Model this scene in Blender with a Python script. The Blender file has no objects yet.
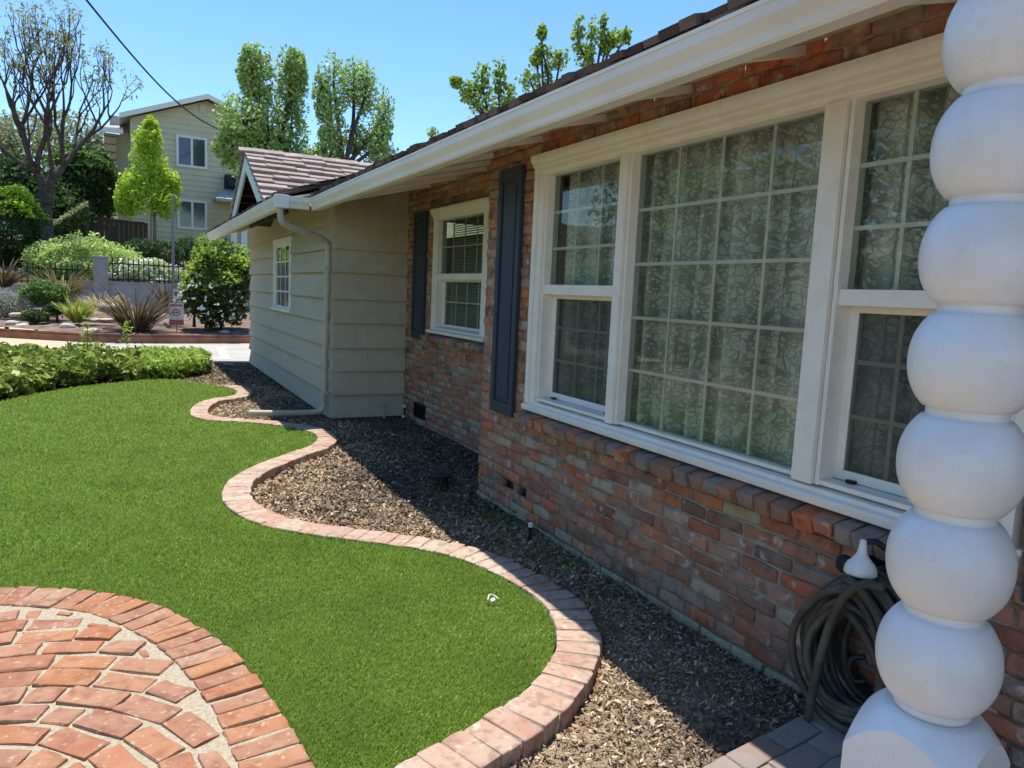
import bpy, math, random
import numpy as np
from mathutils import Vector, Matrix

# ------------------------------------------------------------------ camera, sky, sun, exposure
sc = bpy.context.scene
MC = np.array([[0.8839567183108384, -0.4653623661394799, 0.045369464777508355],
               [-0.016373459855745537, -0.12778179264444128, -0.9916671433908281],
               [0.46728195981172355, 0.8758479786182289, -0.12057316610621589]])
FPX = 725.37; EYE = np.array([0, 0, 1.55])
cam = bpy.data.objects.new('camera', bpy.data.cameras.new('camera'))
sc.collection.objects.link(cam)
m = Matrix.Identity(4)
for i in range(3):
    m[i][0] = MC[0][i]; m[i][1] = -MC[1][i]; m[i][2] = -MC[2][i]; m[i][3] = EYE[i]
cam.matrix_world = m
cam.data.sensor_width = 36; cam.data.lens = FPX / 1024 * 36
cam.data.clip_start = 0.05; cam.data.clip_end = 2000
sc.camera = cam

SUN = Vector((-0.012, 0.24, 1.0)).normalized()
w = bpy.data.worlds.new('World'); sc.world = w; w.use_nodes = True
nt = w.node_tree
sky = nt.nodes.new('ShaderNodeTexSky'); sky.sky_type = 'NISHITA'; sky.sun_disc = False
sky.sun_elevation = math.asin(SUN.z); sky.sun_rotation = math.atan2(SUN.x, SUN.y)
sky.air_density = 1.0; sky.dust_density = 0.1; sky.ozone_density = 2.2; sky.altitude = 300
bg = nt.nodes['Background']; bg.inputs['Strength'].default_value = 0.138
hsn = nt.nodes.new('ShaderNodeHueSaturation'); hsn.inputs['Saturation'].default_value = 1.2; hsn.inputs['Value'].default_value = 0.90
nt.links.new(sky.outputs[0], hsn.inputs['Color']); nt.links.new(hsn.outputs[0], bg.inputs[0])
sl = bpy.data.lights.new('sun', 'SUN'); sl.energy = 3.7; sl.angle = math.radians(0.53); sl.color = (1, 0.94, 0.84)
so = bpy.data.objects.new('sun', sl); sc.collection.objects.link(so)
so.rotation_euler = SUN.to_track_quat('Z', 'Y').to_euler()
sc.view_settings.view_transform = 'Standard'; sc.view_settings.look = 'None'
sc.view_settings.exposure = 0.94; sc.view_settings.gamma = 1

rng = np.random.default_rng(7); random.seed(7)

def at(x, y, Y):
    """world point seen at photo pixel x,y on the plane Y"""
    d = MC.T @ np.array([(x - 512) / FPX, (y - 384) / FPX, 1.0])
    return EYE + d * (Y / d[1])
def pxm(Y, x=130):            # metres per pixel at that depth
    p = at(x, 280, Y) - EYE
    return float(MC[2] @ p) / FPX

# ------------------------------------------------------------------ materials
def mat(name, col, col2=None, rough=0.8, rnd=0.0, noise=0, nscale=8, bump=0, bscale=60, spec=0.3,
        trans=0, dark=None, darkscale=3, darkamt=0.5, stretch=None, ramp=None, metal=0, bdist=0.01, spots=None, spotscale=14, spotamt=.8):
    """col/col2 mixed by noise; rnd varies per mesh island; ramp: list of colours picked per island"""
    M = bpy.data.materials.new(name); M.use_nodes = True
    n = M.node_tree.nodes; l = M.node_tree.links
    b = n['Principled BSDF']
    b.inputs['Roughness'].default_value = rough; b.inputs['Specular IOR Level'].default_value = spec
    b.inputs['Metallic'].default_value = metal
    tc = n.new('ShaderNodeTexCoord'); vec = tc.outputs['Object']
    if stretch:
        mp = n.new('ShaderNodeMapping'); mp.inputs['Scale'].default_value = stretch
        l.new(vec, mp.inputs['Vector']); vec = mp.outputs[0]
    geo = None
    if rnd or ramp: geo = n.new('ShaderNodeNewGeometry')
    if ramp:
        cr = n.new('ShaderNodeValToRGB'); cr.color_ramp.interpolation = 'LINEAR'
        els = cr.color_ramp.elements
        while len(els) < len(ramp): els.new(0.5)
        for i, c in enumerate(ramp):
            els[i].position = i / (len(ramp) - 1); els[i].color = (*c, 1)
        l.new(geo.outputs['Random Per Island'], cr.inputs[0]); cur = cr.outputs[0]
    else:
        rg = n.new('ShaderNodeRGB'); rg.outputs[0].default_value = (*col, 1); cur = rg.outputs[0]
    def noise_node(scale, det=5):
        t = n.new('ShaderNodeTexNoise'); t.inputs['Scale'].default_value = scale; t.inputs['Detail'].default_value = det
        l.new(vec, t.inputs['Vector']); return t
    def mixc(fac, a, bcol, mode='MIX'):
        mx = n.new('ShaderNodeMix'); mx.data_type = 'RGBA'; mx.blend_type = mode
        if isinstance(fac, float): mx.inputs[0].default_value = fac
        else: l.new(fac, mx.inputs[0])
        l.new(a, mx.inputs[6])
        if isinstance(bcol, tuple): mx.inputs[7].default_value = (*bcol, 1)
        else: l.new(bcol, mx.inputs[7])
        return mx.outputs[2]
    def sharpen(out, lo, hi, top=1.0):
        mr = n.new('ShaderNodeMapRange'); mr.inputs[1].default_value = lo; mr.inputs[2].default_value = hi
        mr.inputs[4].default_value = top; l.new(out, mr.inputs[0]); return mr.outputs[0]
    if col2 is not None:
        cur = mixc(sharpen(noise_node(nscale).outputs[0], 0.38, 0.64, noise or 1.0), cur, col2)
    if dark is not None:
        cur = mixc(sharpen(noise_node(darkscale, 8).outputs[0], 0.5, 0.66, darkamt), cur, dark)
    if spots is not None:
        cur = mixc(sharpen(noise_node(spotscale, 10).outputs[0], 0.60, 0.68, spotamt), cur, spots)
    if rnd:
        hv = n.new('ShaderNodeHueSaturation'); l.new(cur, hv.inputs['Color'])
        mr = n.new('ShaderNodeMapRange'); l.new(geo.outputs['Random Per Island'], mr.inputs[0])
        mr.inputs[3].default_value = 1 - rnd; mr.inputs[4].default_value = 1 + rnd
        l.new(mr.outputs[0], hv.inputs['Value'])
        mr2 = n.new('ShaderNodeMapRange'); l.new(geo.outputs['Random Per Island'], mr2.inputs[0])
        mr2.inputs[3].default_value = 0.5 + rnd * 0.05; mr2.inputs[4].default_value = 0.5 - rnd * 0.05
        l.new(mr2.outputs[0], hv.inputs['Hue']); cur = hv.outputs[0]
    l.new(cur, b.inputs['Base Color'])
    if bump:
        bp = n.new('ShaderNodeBump'); bp.inputs['Strength'].default_value = bump; bp.inputs['Distance'].default_value = bdist
        l.new(noise_node(bscale, 8).outputs[0], bp.inputs['Height']); l.new(bp.outputs[0], b.inputs['Normal'])
    if trans:
        tr = n.new('ShaderNodeBsdfTranslucent'); l.new(cur, tr.inputs[0])
        ms = n.new('ShaderNodeMixShader'); ms.inputs[0].default_value = trans
        l.new(b.outputs[0], ms.inputs[1]); l.new(tr.outputs[0], ms.inputs[2])
        l.new(ms.outputs[0], n['Material Output'].inputs[0])
    return M

BR = [(.40, .125, .07), (.58, .165, .065), (.34, .14, .095), (.46, .23, .155), (.62, .19, .065), (.13, .065, .055), (.52, .37, .27), (.44, .145, .07), (.24, .10, .075)]
m_brick = mat('old_brick', None, ramp=BR, col2=(.33, .25, .19), noise=.6, nscale=5, dark=(.12, .065, .045), darkscale=16, darkamt=.5, spots=(.52, .46, .37), spotscale=13, spotamt=.75, bump=.9, bscale=70, rough=.92, bdist=.006)
m_sillbrick = mat('weathered_sill_brick', None, ramp=[(.24, .19, .16), (.31, .25, .21), (.32, .15, .09), (.28, .23, .19)], col2=(.19, .16, .14), noise=.7, nscale=9, bump=.9, bscale=60, rough=.95, bdist=.006)
m_palebrick = mat('footing_brick', None, ramp=[(0.359, 0.298, 0.186), (0.412, 0.342, 0.206), (0.319, 0.215, 0.127)], col2=(.40, .36, .27), nscale=9, noise=.8, dark=(.24,.13,.09), darkscale=12, bump=.9, bscale=60, rough=.95, bdist=.006)
m_mortar = mat('wall_mortar', (.34, .28, .20), (.46, .39, .30), nscale=12, bump=1, bscale=90, rough=.98, dark=(.10, .085, .07), darkscale=6)
m_patiobrick = mat('patio_brick', None, ramp=[(0.303, 0.118, 0.055), (0.363, 0.162, 0.071), (0.311, 0.162, 0.101), (0.268, 0.123, 0.080), (0.346, 0.137, 0.063), (0.320, 0.207, 0.143), (0.286, 0.113, 0.058)], col2=(.40, .235, .155), spots=(.46,.38,.29), spotscale=40, spotamt=.6, noise=.45, nscale=11, dark=(.22, .085, .055), darkscale=18, darkamt=.6, bump=.8, bscale=90, rough=.9, bdist=.004)
m_patiomortar = mat('patio_mortar', (.42, .365, .27), (.30, .255, .19), nscale=70, bump=1, bscale=150, rough=.98, bdist=.004)
m_edgebrick = mat('edging_brick', None, ramp=[(0.385, 0.221, 0.163), (0.440, 0.304, 0.234), (0.395, 0.203, 0.144), (0.459, 0.369, 0.288), (0.385, 0.267, 0.208)], col2=(.44, .35, .27), noise=.7, nscale=5, dark=(.22, .14, .11), darkscale=26, darkamt=.6, spots=(.55, .50, .42), spotscale=20, spotamt=.6, bump=.9, bscale=90, rough=.95, bdist=.004)
m_porchbrick = mat('porch_brick', None, ramp=[(.27, .20, .17), (.24, .21, .19), (.26, .17, .14)], col2=(.26, .24, .22), noise=.8, nscale=6, bump=.8, bscale=80, rough=.93, bdist=.004)
m_soil = mat('bed_soil', (.22, .165, .11), (.36, .285, .20), nscale=4, bump=1, bscale=60, rough=1, bdist=.02, spec=.1)
m_chip = mat('wood_chip', None, ramp=[(0.113, 0.076, 0.052), (0.275, 0.189, 0.117), (0.486, 0.355, 0.228), (0.178, 0.121, 0.076), (0.388, 0.273, 0.166), (0.745, 0.575, 0.386), (0.211, 0.143, 0.089), (0.324, 0.227, 0.137)], rough=.95, spec=.15, bump=.5, bscale=150)
m_lawn = mat('turf_backing', (.07, .11, .02), (.09, .14, .026), nscale=5, bump=1, bscale=200, rough=1, spec=.1)
m_grass = mat('turf_blade', None, ramp=[(0.127, 0.236, 0.023), (0.277, 0.425, 0.045), (0.393, 0.555, 0.073), (0.197, 0.330, 0.033), (0.324, 0.484, 0.056), (0.579, 0.684, 0.225)], rough=.5, spec=.35, trans=.3, col2=(.35, .47, .075), nscale=1.1, noise=.38, dark=(.10, .20, .025), darkscale=2.2, darkamt=.3)
m_siding = mat('beige_siding', (.50, .45, .335), (.46, .41, .30), nscale=3, bump=.25, bscale=40, rough=.7, dark=(.38, .34, .25), darkscale=7, darkamt=.4, spots=(.32, .28, .20), spotscale=60, spotamt=.3, stretch=(1, .15, 1))
m_soffit = mat('soffit_board', (.62, .53, .34), (.56, .47, .30), nscale=4, rough=.8, bump=.3, bscale=40)
m_trim = mat('cream_white_trim', (.84, .81, .73), (.80, .77, .69), nscale=7, rough=.5, bump=.12, bscale=25, dark=(.62, .58, .49), darkscale=12, darkamt=.2)
m_gutter = mat('gutter_paint', (.84, .82, .77), (.79, .77, .70), nscale=3, rough=.42, bump=.1, bscale=12, dark=(.68, .64, .56), darkscale=4, darkamt=.3, stretch=(1, .5, 1))
m_downspout = mat('downspout_paint', (.50, .46, .37), (.44, .40, .31), nscale=8, rough=.5, bump=.15, bscale=20)
m_shutter = mat('navy_shutter_paint', (.032, .045, .066), (.042, .058, .082), nscale=4, rough=.55, bump=.35, bscale=50, stretch=(1, 1, .15))
m_shake = mat('wood_shake', None, ramp=[(.27, .21, .185), (.37, .30, .27), (.44, .38, .345), (.31, .25, .225)], col2=(.22, .165, .135), noise=.6, nscale=16, stretch=(.4, 1, 1), bump=.9, bscale=50, rough=.95, spec=.1)
m_shadeshake = mat('eave_shade_shake', None, ramp=[(.07, .05, .04), (.12, .085, .07), (.17, .13, .11)], bump=.9, bscale=50, rough=.95, spec=.1)  # shake darkened for the eaves, shade on the butts put into its colour
m_darkwood = mat('roof_underlay', (.06, .045, .035), rough=1, bump=.5, bscale=20)
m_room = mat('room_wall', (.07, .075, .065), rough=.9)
m_black = mat('black_plastic', (.015, .015, .017), rough=.45)
m_white = mat('white_plastic', (.8, .8, .77), (.7, .7, .66), nscale=20, rough=.4)
m_hose = mat('garden_hose', (.055, .05, .038), (.12, .11, .085), nscale=14, rough=.38, bump=.2, bscale=120, dark=(.025, .022, .018), darkscale=7, darkamt=.75)
m_post = mat('painted_post', (.80, .80, .79), (.74, .72, .68), nscale=6, rough=.34, bump=.22, bscale=22, dark=(.56, .53, .47), darkscale=5, darkamt=.22, spots=(.50, .46, .40), spotscale=60, spotamt=.14, spec=.5)
m_bark = mat('bark', (.055, .043, .036), (.10, .08, .068), nscale=9, bump=1, bscale=25, rough=.95, bdist=.03)
m_palebark = mat('pale_bark', (.20, .17, .135), (.26, .23, .19), nscale=9, bump=.7, bscale=25, rough=.95)
m_concrete = mat('pale_concrete', (.42, .39, .35), (.36, .335, .30), nscale=1.5, bump=.5, bscale=60, rough=.9)
m_tanconc = mat('tan_concrete', (.52, .40, .27), (.44, .35, .25), nscale=2, bump=.5, bscale=60, rough=.9)
m_stucco = mat('grey_stucco', (.38, .37, .345), (.31, .305, .285), nscale=5, bump=.6, bscale=80, rough=.9)
m_kerbred = mat('red_kerb', (.34, .16, .10), (.24, .11, .07), nscale=4, bump=.5, bscale=40, rough=.9, dark=(.12, .06, .04), darkscale=3)
m_gardensoil = mat('garden_soil', (.16, .11, .085), (.25, .185, .145), nscale=2.5, bump=1, bscale=30, rough=1, bdist=.03, spec=.1)
m_hill = mat('hill_scrub', (.07, .085, .03), (.14, .13, .07), nscale=.4, bump=1, bscale=3, rough=1, bdist=.3)
m_rock = mat('garden_rock', (.56, .50, .42), (.42, .37, .31), nscale=6, bump=.8, bscale=20, rough=.9)
m_iron = mat('black_iron', (.012, .012, .014), rough=.5)
m_steel = mat('grey_pole_paint', (.20, .20, .20), rough=.5)
m_fence = mat('dark_fence_wood', (.060, .042, .034), (.085, .06, .05), nscale=5, bump=.6, bscale=20, rough=.9, stretch=(1, 1, .2))
m_hsiding = mat('sage_beige_siding', (.60, .56, .38), (.56, .52, .35), nscale=1.5, rough=.8, bump=.2, bscale=8)
m_hshingle = mat('tan_shingle', (.52, .38, .22), (.46, .33, .19), nscale=3, rough=.9)
m_hroof = mat('grey_asphalt_shingle', (.33, .31, .29), (.42, .40, .37), nscale=4, bump=.6, bscale=20, rough=.95)
m_redroof = mat('dark_roof_panel', (.025, .03, .045), rough=.8)
m_wire = mat('power_cable', (.01, .01, .014), rough=.6)

def leafmat(name, ramp, trans=.35, rough=.55):
    return mat(name, None, ramp=ramp, rough=rough, spec=.3, trans=trans)
L_dark = leafmat('dark_leaf', [(0.025, 0.056, 0.018), (0.054, 0.107, 0.029), (0.090, 0.160, 0.039), (0.039, 0.082, 0.024)])
L_mid = leafmat('mid_leaf', [(0.072, 0.154, 0.036), (0.134, 0.244, 0.050), (0.198, 0.306, 0.082), (0.100, 0.190, 0.040)])
L_lime = leafmat('lime_leaf', [(0.288, 0.466, 0.043), (0.480, 0.668, 0.068), (0.640, 0.776, 0.102), (0.384, 0.559, 0.052)], trans=.45)
L_poll = leafmat('pear_leaf', [(0.168, 0.321, 0.083), (0.308, 0.476, 0.127), (0.531, 0.671, 0.223), (0.223, 0.363, 0.099), (0.699, 0.782, 0.363)], rough=.4)
L_olive = leafmat('olive_leaf', [(0.185, 0.218, 0.092), (0.286, 0.319, 0.143), (0.370, 0.403, 0.202), (0.218, 0.252, 0.118)])
L_mound = leafmat('mound_leaf', [(0.329, 0.463, 0.126), (0.503, 0.637, 0.193), (0.656, 0.773, 0.289), (0.386, 0.522, 0.145)])
L_white = leafmat('white_petal', [(.75, .75, .66), (.8, .8, .72)], trans=.2)
L_ivy = leafmat('ivy_leaf', [(0.070, 0.129, 0.028), (0.163, 0.241, 0.039), (0.303, 0.380, 0.062), (0.419, 0.483, 0.093), (0.116, 0.172, 0.034)], rough=.4)
L_limegrn = leafmat('spring_leaf', [(0.224, 0.350, 0.049), (0.336, 0.476, 0.070), (0.420, 0.532, 0.112)], trans=.4)
L_grey = leafmat('grey_leaf', [(0.300, 0.345, 0.285), (0.420, 0.465, 0.390), (0.240, 0.285, 0.210)])
L_bronze = leafmat('bronze_blade', [(0.060, 0.041, 0.023), (0.102, 0.072, 0.034), (0.138, 0.107, 0.051), (0.045, 0.028, 0.018)])
L_bronzegreen = leafmat('bronze_green_blade', [(0.120, 0.098, 0.038), (0.173, 0.150, 0.053), (0.210, 0.165, 0.075)])
L_straw = leafmat('straw_blade', [(0.552, 0.456, 0.240), (0.660, 0.552, 0.312), (0.456, 0.396, 0.204)])
L_yel = leafmat('yellow_green_blade', [(.30, .36, .06), (.42, .47, .10), (.22, .30, .05)])
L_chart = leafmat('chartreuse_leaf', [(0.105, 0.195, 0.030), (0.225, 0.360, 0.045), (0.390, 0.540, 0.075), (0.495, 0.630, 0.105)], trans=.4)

def glass_mat(name, tint, ior=1.5, boost=1.0):
    M = bpy.data.materials.new(name); M.use_nodes = True
    n = M.node_tree.nodes; l = M.node_tree.links; n.remove(n['Principled BSDF'])
    t = n.new('ShaderNodeBsdfTransparent'); t.inputs[0].default_value = (*tint, 1)
    g = n.new('ShaderNodeBsdfGlossy'); g.inputs['Roughness'].default_value = .012; g.inputs[0].default_value = (.86, .95, .90, 1)
    fr = n.new('ShaderNodeFresnel'); fr.inputs[0].default_value = ior
    mu = n.new('ShaderNodeMath'); mu.operation = 'MULTIPLY'; mu.inputs[1].default_value = boost; mu.use_clamp = True
    tc = n.new('ShaderNodeTexCoord'); nz = n.new('ShaderNodeTexNoise'); nz.inputs['Scale'].default_value = 1.3
    l.new(tc.outputs['Object'], nz.inputs['Vector'])
    bp = n.new('ShaderNodeBump'); bp.inputs['Strength'].default_value = .12; bp.inputs['Distance'].default_value = .02
    l.new(nz.outputs[0], bp.inputs['Height']); l.new(bp.outputs[0], g.inputs['Normal'])
    mx = n.new('ShaderNodeMixShader'); l.new(fr.outputs[0], mu.inputs[0]); l.new(mu.outputs[0], mx.inputs[0])
    l.new(t.outputs[0], mx.inputs[1]); l.new(g.outputs[0], mx.inputs[2]); l.new(mx.outputs[0], n['Material Output'].inputs[0])
    return M
m_glass = glass_mat('window_glass', (.95, .99, .94), 1.55, 1.1)

def lace_mat():
    M = bpy.data.materials.new('lace_fabric'); M.use_nodes = True
    n = M.node_tree.nodes; l = M.node_tree.links
    b = n['Principled BSDF']; b.inputs['Base Color'].default_value = (.88, .90, .82, 1); b.inputs['Roughness'].default_value = .9
    uv = n.new('ShaderNodeUVMap'); uv.uv_map = 'cloth'
    def math_(op, a, b_=None, clamp=False):
        q = n.new('ShaderNodeMath'); q.operation = op; q.use_clamp = clamp
        for i, v in enumerate((a, b_)):
            if v is None: continue
            if isinstance(v, (int, float)): q.inputs[i].default_value = v
            else: l.new(v, q.inputs[i])
        return q.outputs[0]
    def voro(scale, feat='F1', rnd=.75):
        v = n.new('ShaderNodeTexVoronoi'); v.inputs['Scale'].default_value = scale; v.feature = feat
        v.inputs['Randomness'].default_value = rnd; l.new(uv.outputs[0], v.inputs['Vector']); return v
    nz = n.new('ShaderNodeTexNoise'); nz.inputs['Scale'].default_value = 14; nz.inputs['Detail'].default_value = 4
    l.new(uv.outputs[0], nz.inputs['Vector'])
    # warp the pattern so flowers and leaves look drawn, not tiled
    wn = n.new('ShaderNodeTexNoise'); wn.inputs['Scale'].default_value = 9; wn.inputs['Detail'].default_value = 2; l.new(uv.outputs[0], wn.inputs['Vector'])
    vs = n.new('ShaderNodeVectorMath'); vs.operation = 'SUBTRACT'; l.new(wn.outputs['Color'], vs.inputs[0]); vs.inputs[1].default_value = (.5, .5, .5)
    vm = n.new('ShaderNodeVectorMath'); vm.operation = 'SCALE'; l.new(vs.outputs[0], vm.inputs[0]); vm.inputs['Scale'].default_value = .11
    va = n.new('ShaderNodeVectorMath'); va.operation = 'ADD'; l.new(uv.outputs[0], va.inputs[0]); l.new(vm.outputs[0], va.inputs[1])
    def voro2(scale, feat='F1', rnd=.75):
        v = n.new('ShaderNodeTexVoronoi'); v.inputs['Scale'].default_value = scale; v.feature = feat
        v.inputs['Randomness'].default_value = rnd; l.new(va.outputs[0], v.inputs['Vector']); return v
    big = voro2(4.6, 'F1', .5); pet = voro2(30, 'DISTANCE_TO_EDGE', 1); small = voro2(48, 'F1', .85); leaf = voro2(20, 'DISTANCE_TO_EDGE', 1); fine = voro2(60, 'DISTANCE_TO_EDGE', 1)
    d = big.outputs['Distance']
    inrose = math_('LESS_THAN', d, .46)
    def soft(v, a, b):
        q = n.new('ShaderNodeMapRange'); q.inputs[1].default_value = a; q.inputs[2].default_value = b; l.new(v, q.inputs[0]); return q.outputs[0]
    petal = soft(pet.outputs['Distance'], .02, .11)
    rose = math_('MULTIPLY', petal, inrose)
    leafm = math_('MULTIPLY', soft(leaf.outputs['Distance'], .08, .16), math_('GREATER_THAN', nz.outputs[0], .50))
    dots = math_('MULTIPLY', math_('LESS_THAN', small.outputs['Distance'], .36), math_('LESS_THAN', nz.outputs[0], .50))
    other = math_('MULTIPLY', math_('MAXIMUM', leafm, dots), math_('GREATER_THAN', d, .49))
    vein = math_('ADD', math_('MULTIPLY', math_('GREATER_THAN', fine.outputs['Distance'], .08), .35), .65)
    allp = math_('MULTIPLY', math_('MAXIMUM', rose, other), vein)
    sx_ = n.new('ShaderNodeSeparateXYZ'); l.new(uv.outputs[0], sx_.inputs[0])
    fold = math_('ADD', math_('MULTIPLY', math_('SINE', math_('MULTIPLY', sx_.outputs[0], 62)), .5), math_('MULTIPLY', math_('SINE', math_('MULTIPLY', sx_.outputs[0], 25)), .5))
    alpha = math_('ADD', math_('ADD', math_('MULTIPLY', allp, .36), .46), math_('MULTIPLY', fold, .16), True)
    l.new(alpha, b.inputs['Alpha'])
    return M
m_lace = lace_mat()
def screen_mat():
    M = bpy.data.materials.new('insect_screen'); M.use_nodes = True; b = M.node_tree.nodes['Principled BSDF']
    b.inputs['Base Color'].default_value = (.06, .065, .065, 1); b.inputs['Roughness'].default_value = .8; b.inputs['Alpha'].default_value = .45
    return M
m_screen = screen_mat()
m_sheer = mat('plain_curtain', (.42, .42, .33), rough=.9)

# ------------------------------------------------------------------ mesh builder
class MB:
    def __init__(s): s.v = []; s.f = []; s.m = []; s.k = 0
    def add(s, V, F, mi=0):
        V = np.asarray(V, float).reshape(-1, 3); s.v.append(V)
        s.f += [[i + s.k for i in f] for f in F]; s.m += [mi] * len(F); s.k += len(V)
    def box(s, a, b, mi=0):
        x0, y0, z0 = a; x1, y1, z1 = b
        x0, x1 = min(x0, x1), max(x0, x1); y0, y1 = min(y0, y1), max(y0, y1); z0, z1 = min(z0, z1), max(z0, z1)
        V = [(x0, y0, z0), (x1, y0, z0), (x1, y1, z0), (x0, y1, z0), (x0, y0, z1), (x1, y0, z1), (x1, y1, z1), (x0, y1, z1)]
        s.add(V, [(0, 3, 2, 1), (4, 5, 6, 7), (0, 1, 5, 4), (1, 2, 6, 5), (2, 3, 7, 6), (3, 0, 4, 7)], mi)
    def obox(s, c, U, V, W, mi=0):     # oriented box, half vectors
        c, U, V, W = [np.array(q, float) for q in (c, U, V, W)]
        P = [c + a * U + b * V + d * W for d in (-1, 1) for b in (-1, 1) for a in (-1, 1)]
        s.add(P, [(0, 2, 3, 1), (4, 5, 7, 6), (0, 1, 5, 4), (1, 3, 7, 5), (3, 2, 6, 7), (2, 0, 4, 6)], mi)
    def quad(s, a, b, c, d, mi=0): s.add([a, b, c, d], [(0, 1, 2, 3)], mi)
    def tube(s, pts, r, n=8, mi=0, caps=True):
        pts = np.array(pts, float); N = len(pts)
        r = np.broadcast_to(np.asarray(r, float), (N,))
        T = np.gradient(pts, axis=0); T /= np.linalg.norm(T, axis=1)[:, None] + 1e-9
        up = np.array([0, 0, 1.]) if abs(T[0][2]) < .9 else np.array([1., 0, 0])
        A = np.cross(T[0], up); A /= np.linalg.norm(A); V = []
        an = np.linspace(0, 2 * np.pi, n, endpoint=False)
        for i in range(N):
            A = A - T[i] * (A @ T[i]); A /= np.linalg.norm(A) + 1e-9; B = np.cross(T[i], A)
            V.append(pts[i] + r[i] * (np.cos(an)[:, None] * A + np.sin(an)[:, None] * B))
        F = [(i * n + j, i * n + (j + 1) % n, (i + 1) * n + (j + 1) % n, (i + 1) * n + j) for i in range(N - 1) for j in range(n)]
        if caps: F += [tuple(range(n))[::-1], tuple((N - 1) * n + j for j in range(n))]
        s.add(np.vstack(V), F, mi)
    def lathe(s, prof, n=32, c=(0, 0), mi=0):
        prof = np.array(prof, float); an = np.linspace(0, 2 * np.pi, n, endpoint=False)
        V = [(c[0] + r * np.cos(a), c[1] + r * np.sin(a), z) for r, z in prof for a in an]
        F = [(i * n + j, i * n + (j + 1) % n, (i + 1) * n + (j + 1) % n, (i + 1) * n + j) for i in range(len(prof) - 1) for j in range(n)]
        F += [tuple(range(n))[::-1], tuple((len(prof) - 1) * n + j for j in range(n))]
        s.add(V, F, mi)
    def prism(s, prof, a, b, ax, mi=0):   # profile (u,v) extruded along Y (ax=1: u->x) or X (ax=0: u->y)
        n = len(prof)
        V = [((u, t, v) if ax == 1 else (t, u, v)) for t in (a, b) for u, v in prof]
        F = [(i, (i + 1) % n, n + (i + 1) % n, n + i) for i in range(n)] + [tuple(range(n))[::-1], tuple(range(n, 2 * n))]
        s.add(V, F, mi)
    def build(s, name, mats, parent=None, smooth=False, bevel=0, fix=True):
        V = np.vstack(s.v); me = bpy.data.meshes.new(name)
        org = np.zeros(3)
        if parent is None and fix:
            org = np.array([(V[:, 0].min() + V[:, 0].max()) / 2, (V[:, 1].min() + V[:, 1].max()) / 2, V[:, 2].min()])
        off = org if parent is None else np.array(parent['_w'])
        me.from_pydata((V - off).tolist(), [], s.f)
        if not isinstance(mats, (list, tuple)): mats = [mats]
        for q in mats: me.materials.append(q)
        me.polygons.foreach_set('material_index', s.m)
        if smooth: me.polygons.foreach_set('use_smooth', [True] * len(s.f))
        me.update()
        o = bpy.data.objects.new(name, me); sc.collection.objects.link(o)
        if parent is None: o.location = off
        else: o.parent = parent
        o['_w'] = off.tolist()
        if bevel:
            bv = o.modifiers.new('b', 'BEVEL'); bv.width = bevel; bv.segments = 2; bv.limit_method = 'ANGLE'; bv.harden_normals = False
        return o

def empty(name, loc, label=None, cat=None, group=None):
    o = bpy.data.objects.new(name, None); sc.collection.objects.link(o); o.location = loc; o['_w'] = [float(q) for q in loc]
    o.empty_display_size = .1
    if label: tag(o, label, cat, group)
    return o
def tag(o, label, cat, group=None, kind=None):
    o['label'] = label; o['category'] = cat
    if group: o['group'] = group
    if kind: o['kind'] = kind
    return o
def setting(o, kind='structure'): o['kind'] = kind; return o

# soup mesh (many small islands) from numpy arrays: V (N,k,3) polygons of k verts
def soup(name, V, mat_, parent=None, mi=None, extra=None):
    N, k = V.shape[:2]; P = V.reshape(-1, 3)
    org = np.array([(P[:, 0].min() + P[:, 0].max()) / 2, (P[:, 1].min() + P[:, 1].max()) / 2, P[:, 2].min()]) if parent is None else np.array(parent['_w'])
    me = bpy.data.meshes.new(name)
    me.vertices.add(N * k); me.vertices.foreach_set('co', (P - org).astype(np.float32).ravel())
    me.loops.add(N * k); me.loops.foreach_set('vertex_index', np.arange(N * k, dtype=np.int32))
    me.polygons.add(N); me.polygons.foreach_set('loop_start', np.arange(0, N * k, k, dtype=np.int32))
    for q in (mat_ if isinstance(mat_, list) else [mat_]): me.materials.append(q)
    if mi is not None: me.polygons.foreach_set('material_index', mi.astype(np.int32))
    me.update(calc_edges=True)
    o = bpy.data.objects.new(name, me); sc.collection.objects.link(o)
    if parent is None: o.location = org
    else: o.parent = parent
    o['_w'] = org.tolist()
    return o

def unit(v): return v / (np.linalg.norm(v, axis=-1, keepdims=True) + 1e-9)
def leaves_V(P, size, up=.5, aspect=.55, var=.35):
    """diamond-ish leaf quads around points P"""
    N = len(P)
    nrm = unit(rng.normal(size=(N, 3)) + np.array([0, 0, up * 2]))
    d = unit(np.cross(nrm, rng.normal(size=(N, 3)))); e = np.cross(nrm, d)
    s = (size * (1 + var * rng.uniform(-1, 1, N)))[:, None]
    a = P - d * s * .5; c = P + d * s * .5 - nrm * s * .12
    b = P + e * s * aspect * .5 + nrm * s * .05; dd = P - e * s * aspect * .5 + nrm * s * .05
    return np.stack([a, b, c, dd], 1)
def ell_points(c, r, n, inner=.55, lower=-1.0, clump=0.0, seedn=None):
    d = unit(rng.normal(size=(n * 2, 3))); d = d[d[:, 2] > lower][:n]
    rr = rng.uniform(inner ** 3, 1, len(d)) ** (1 / 3)
    # lumpy outline
    ph = rng.uniform(0, 6.28, 6)
    lump = 1 + .13 * np.sin(5 * d[:, 0] + ph[0]) * np.sin(4 * d[:, 2] + ph[1]) + .10 * np.sin(9 * d[:, 1] + ph[2] + 6 * d[:, 2]) + clump * rng.normal(size=len(d))
    return np.array(c) + d * (rr * lump)[:, None] * np.array(r)
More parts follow.
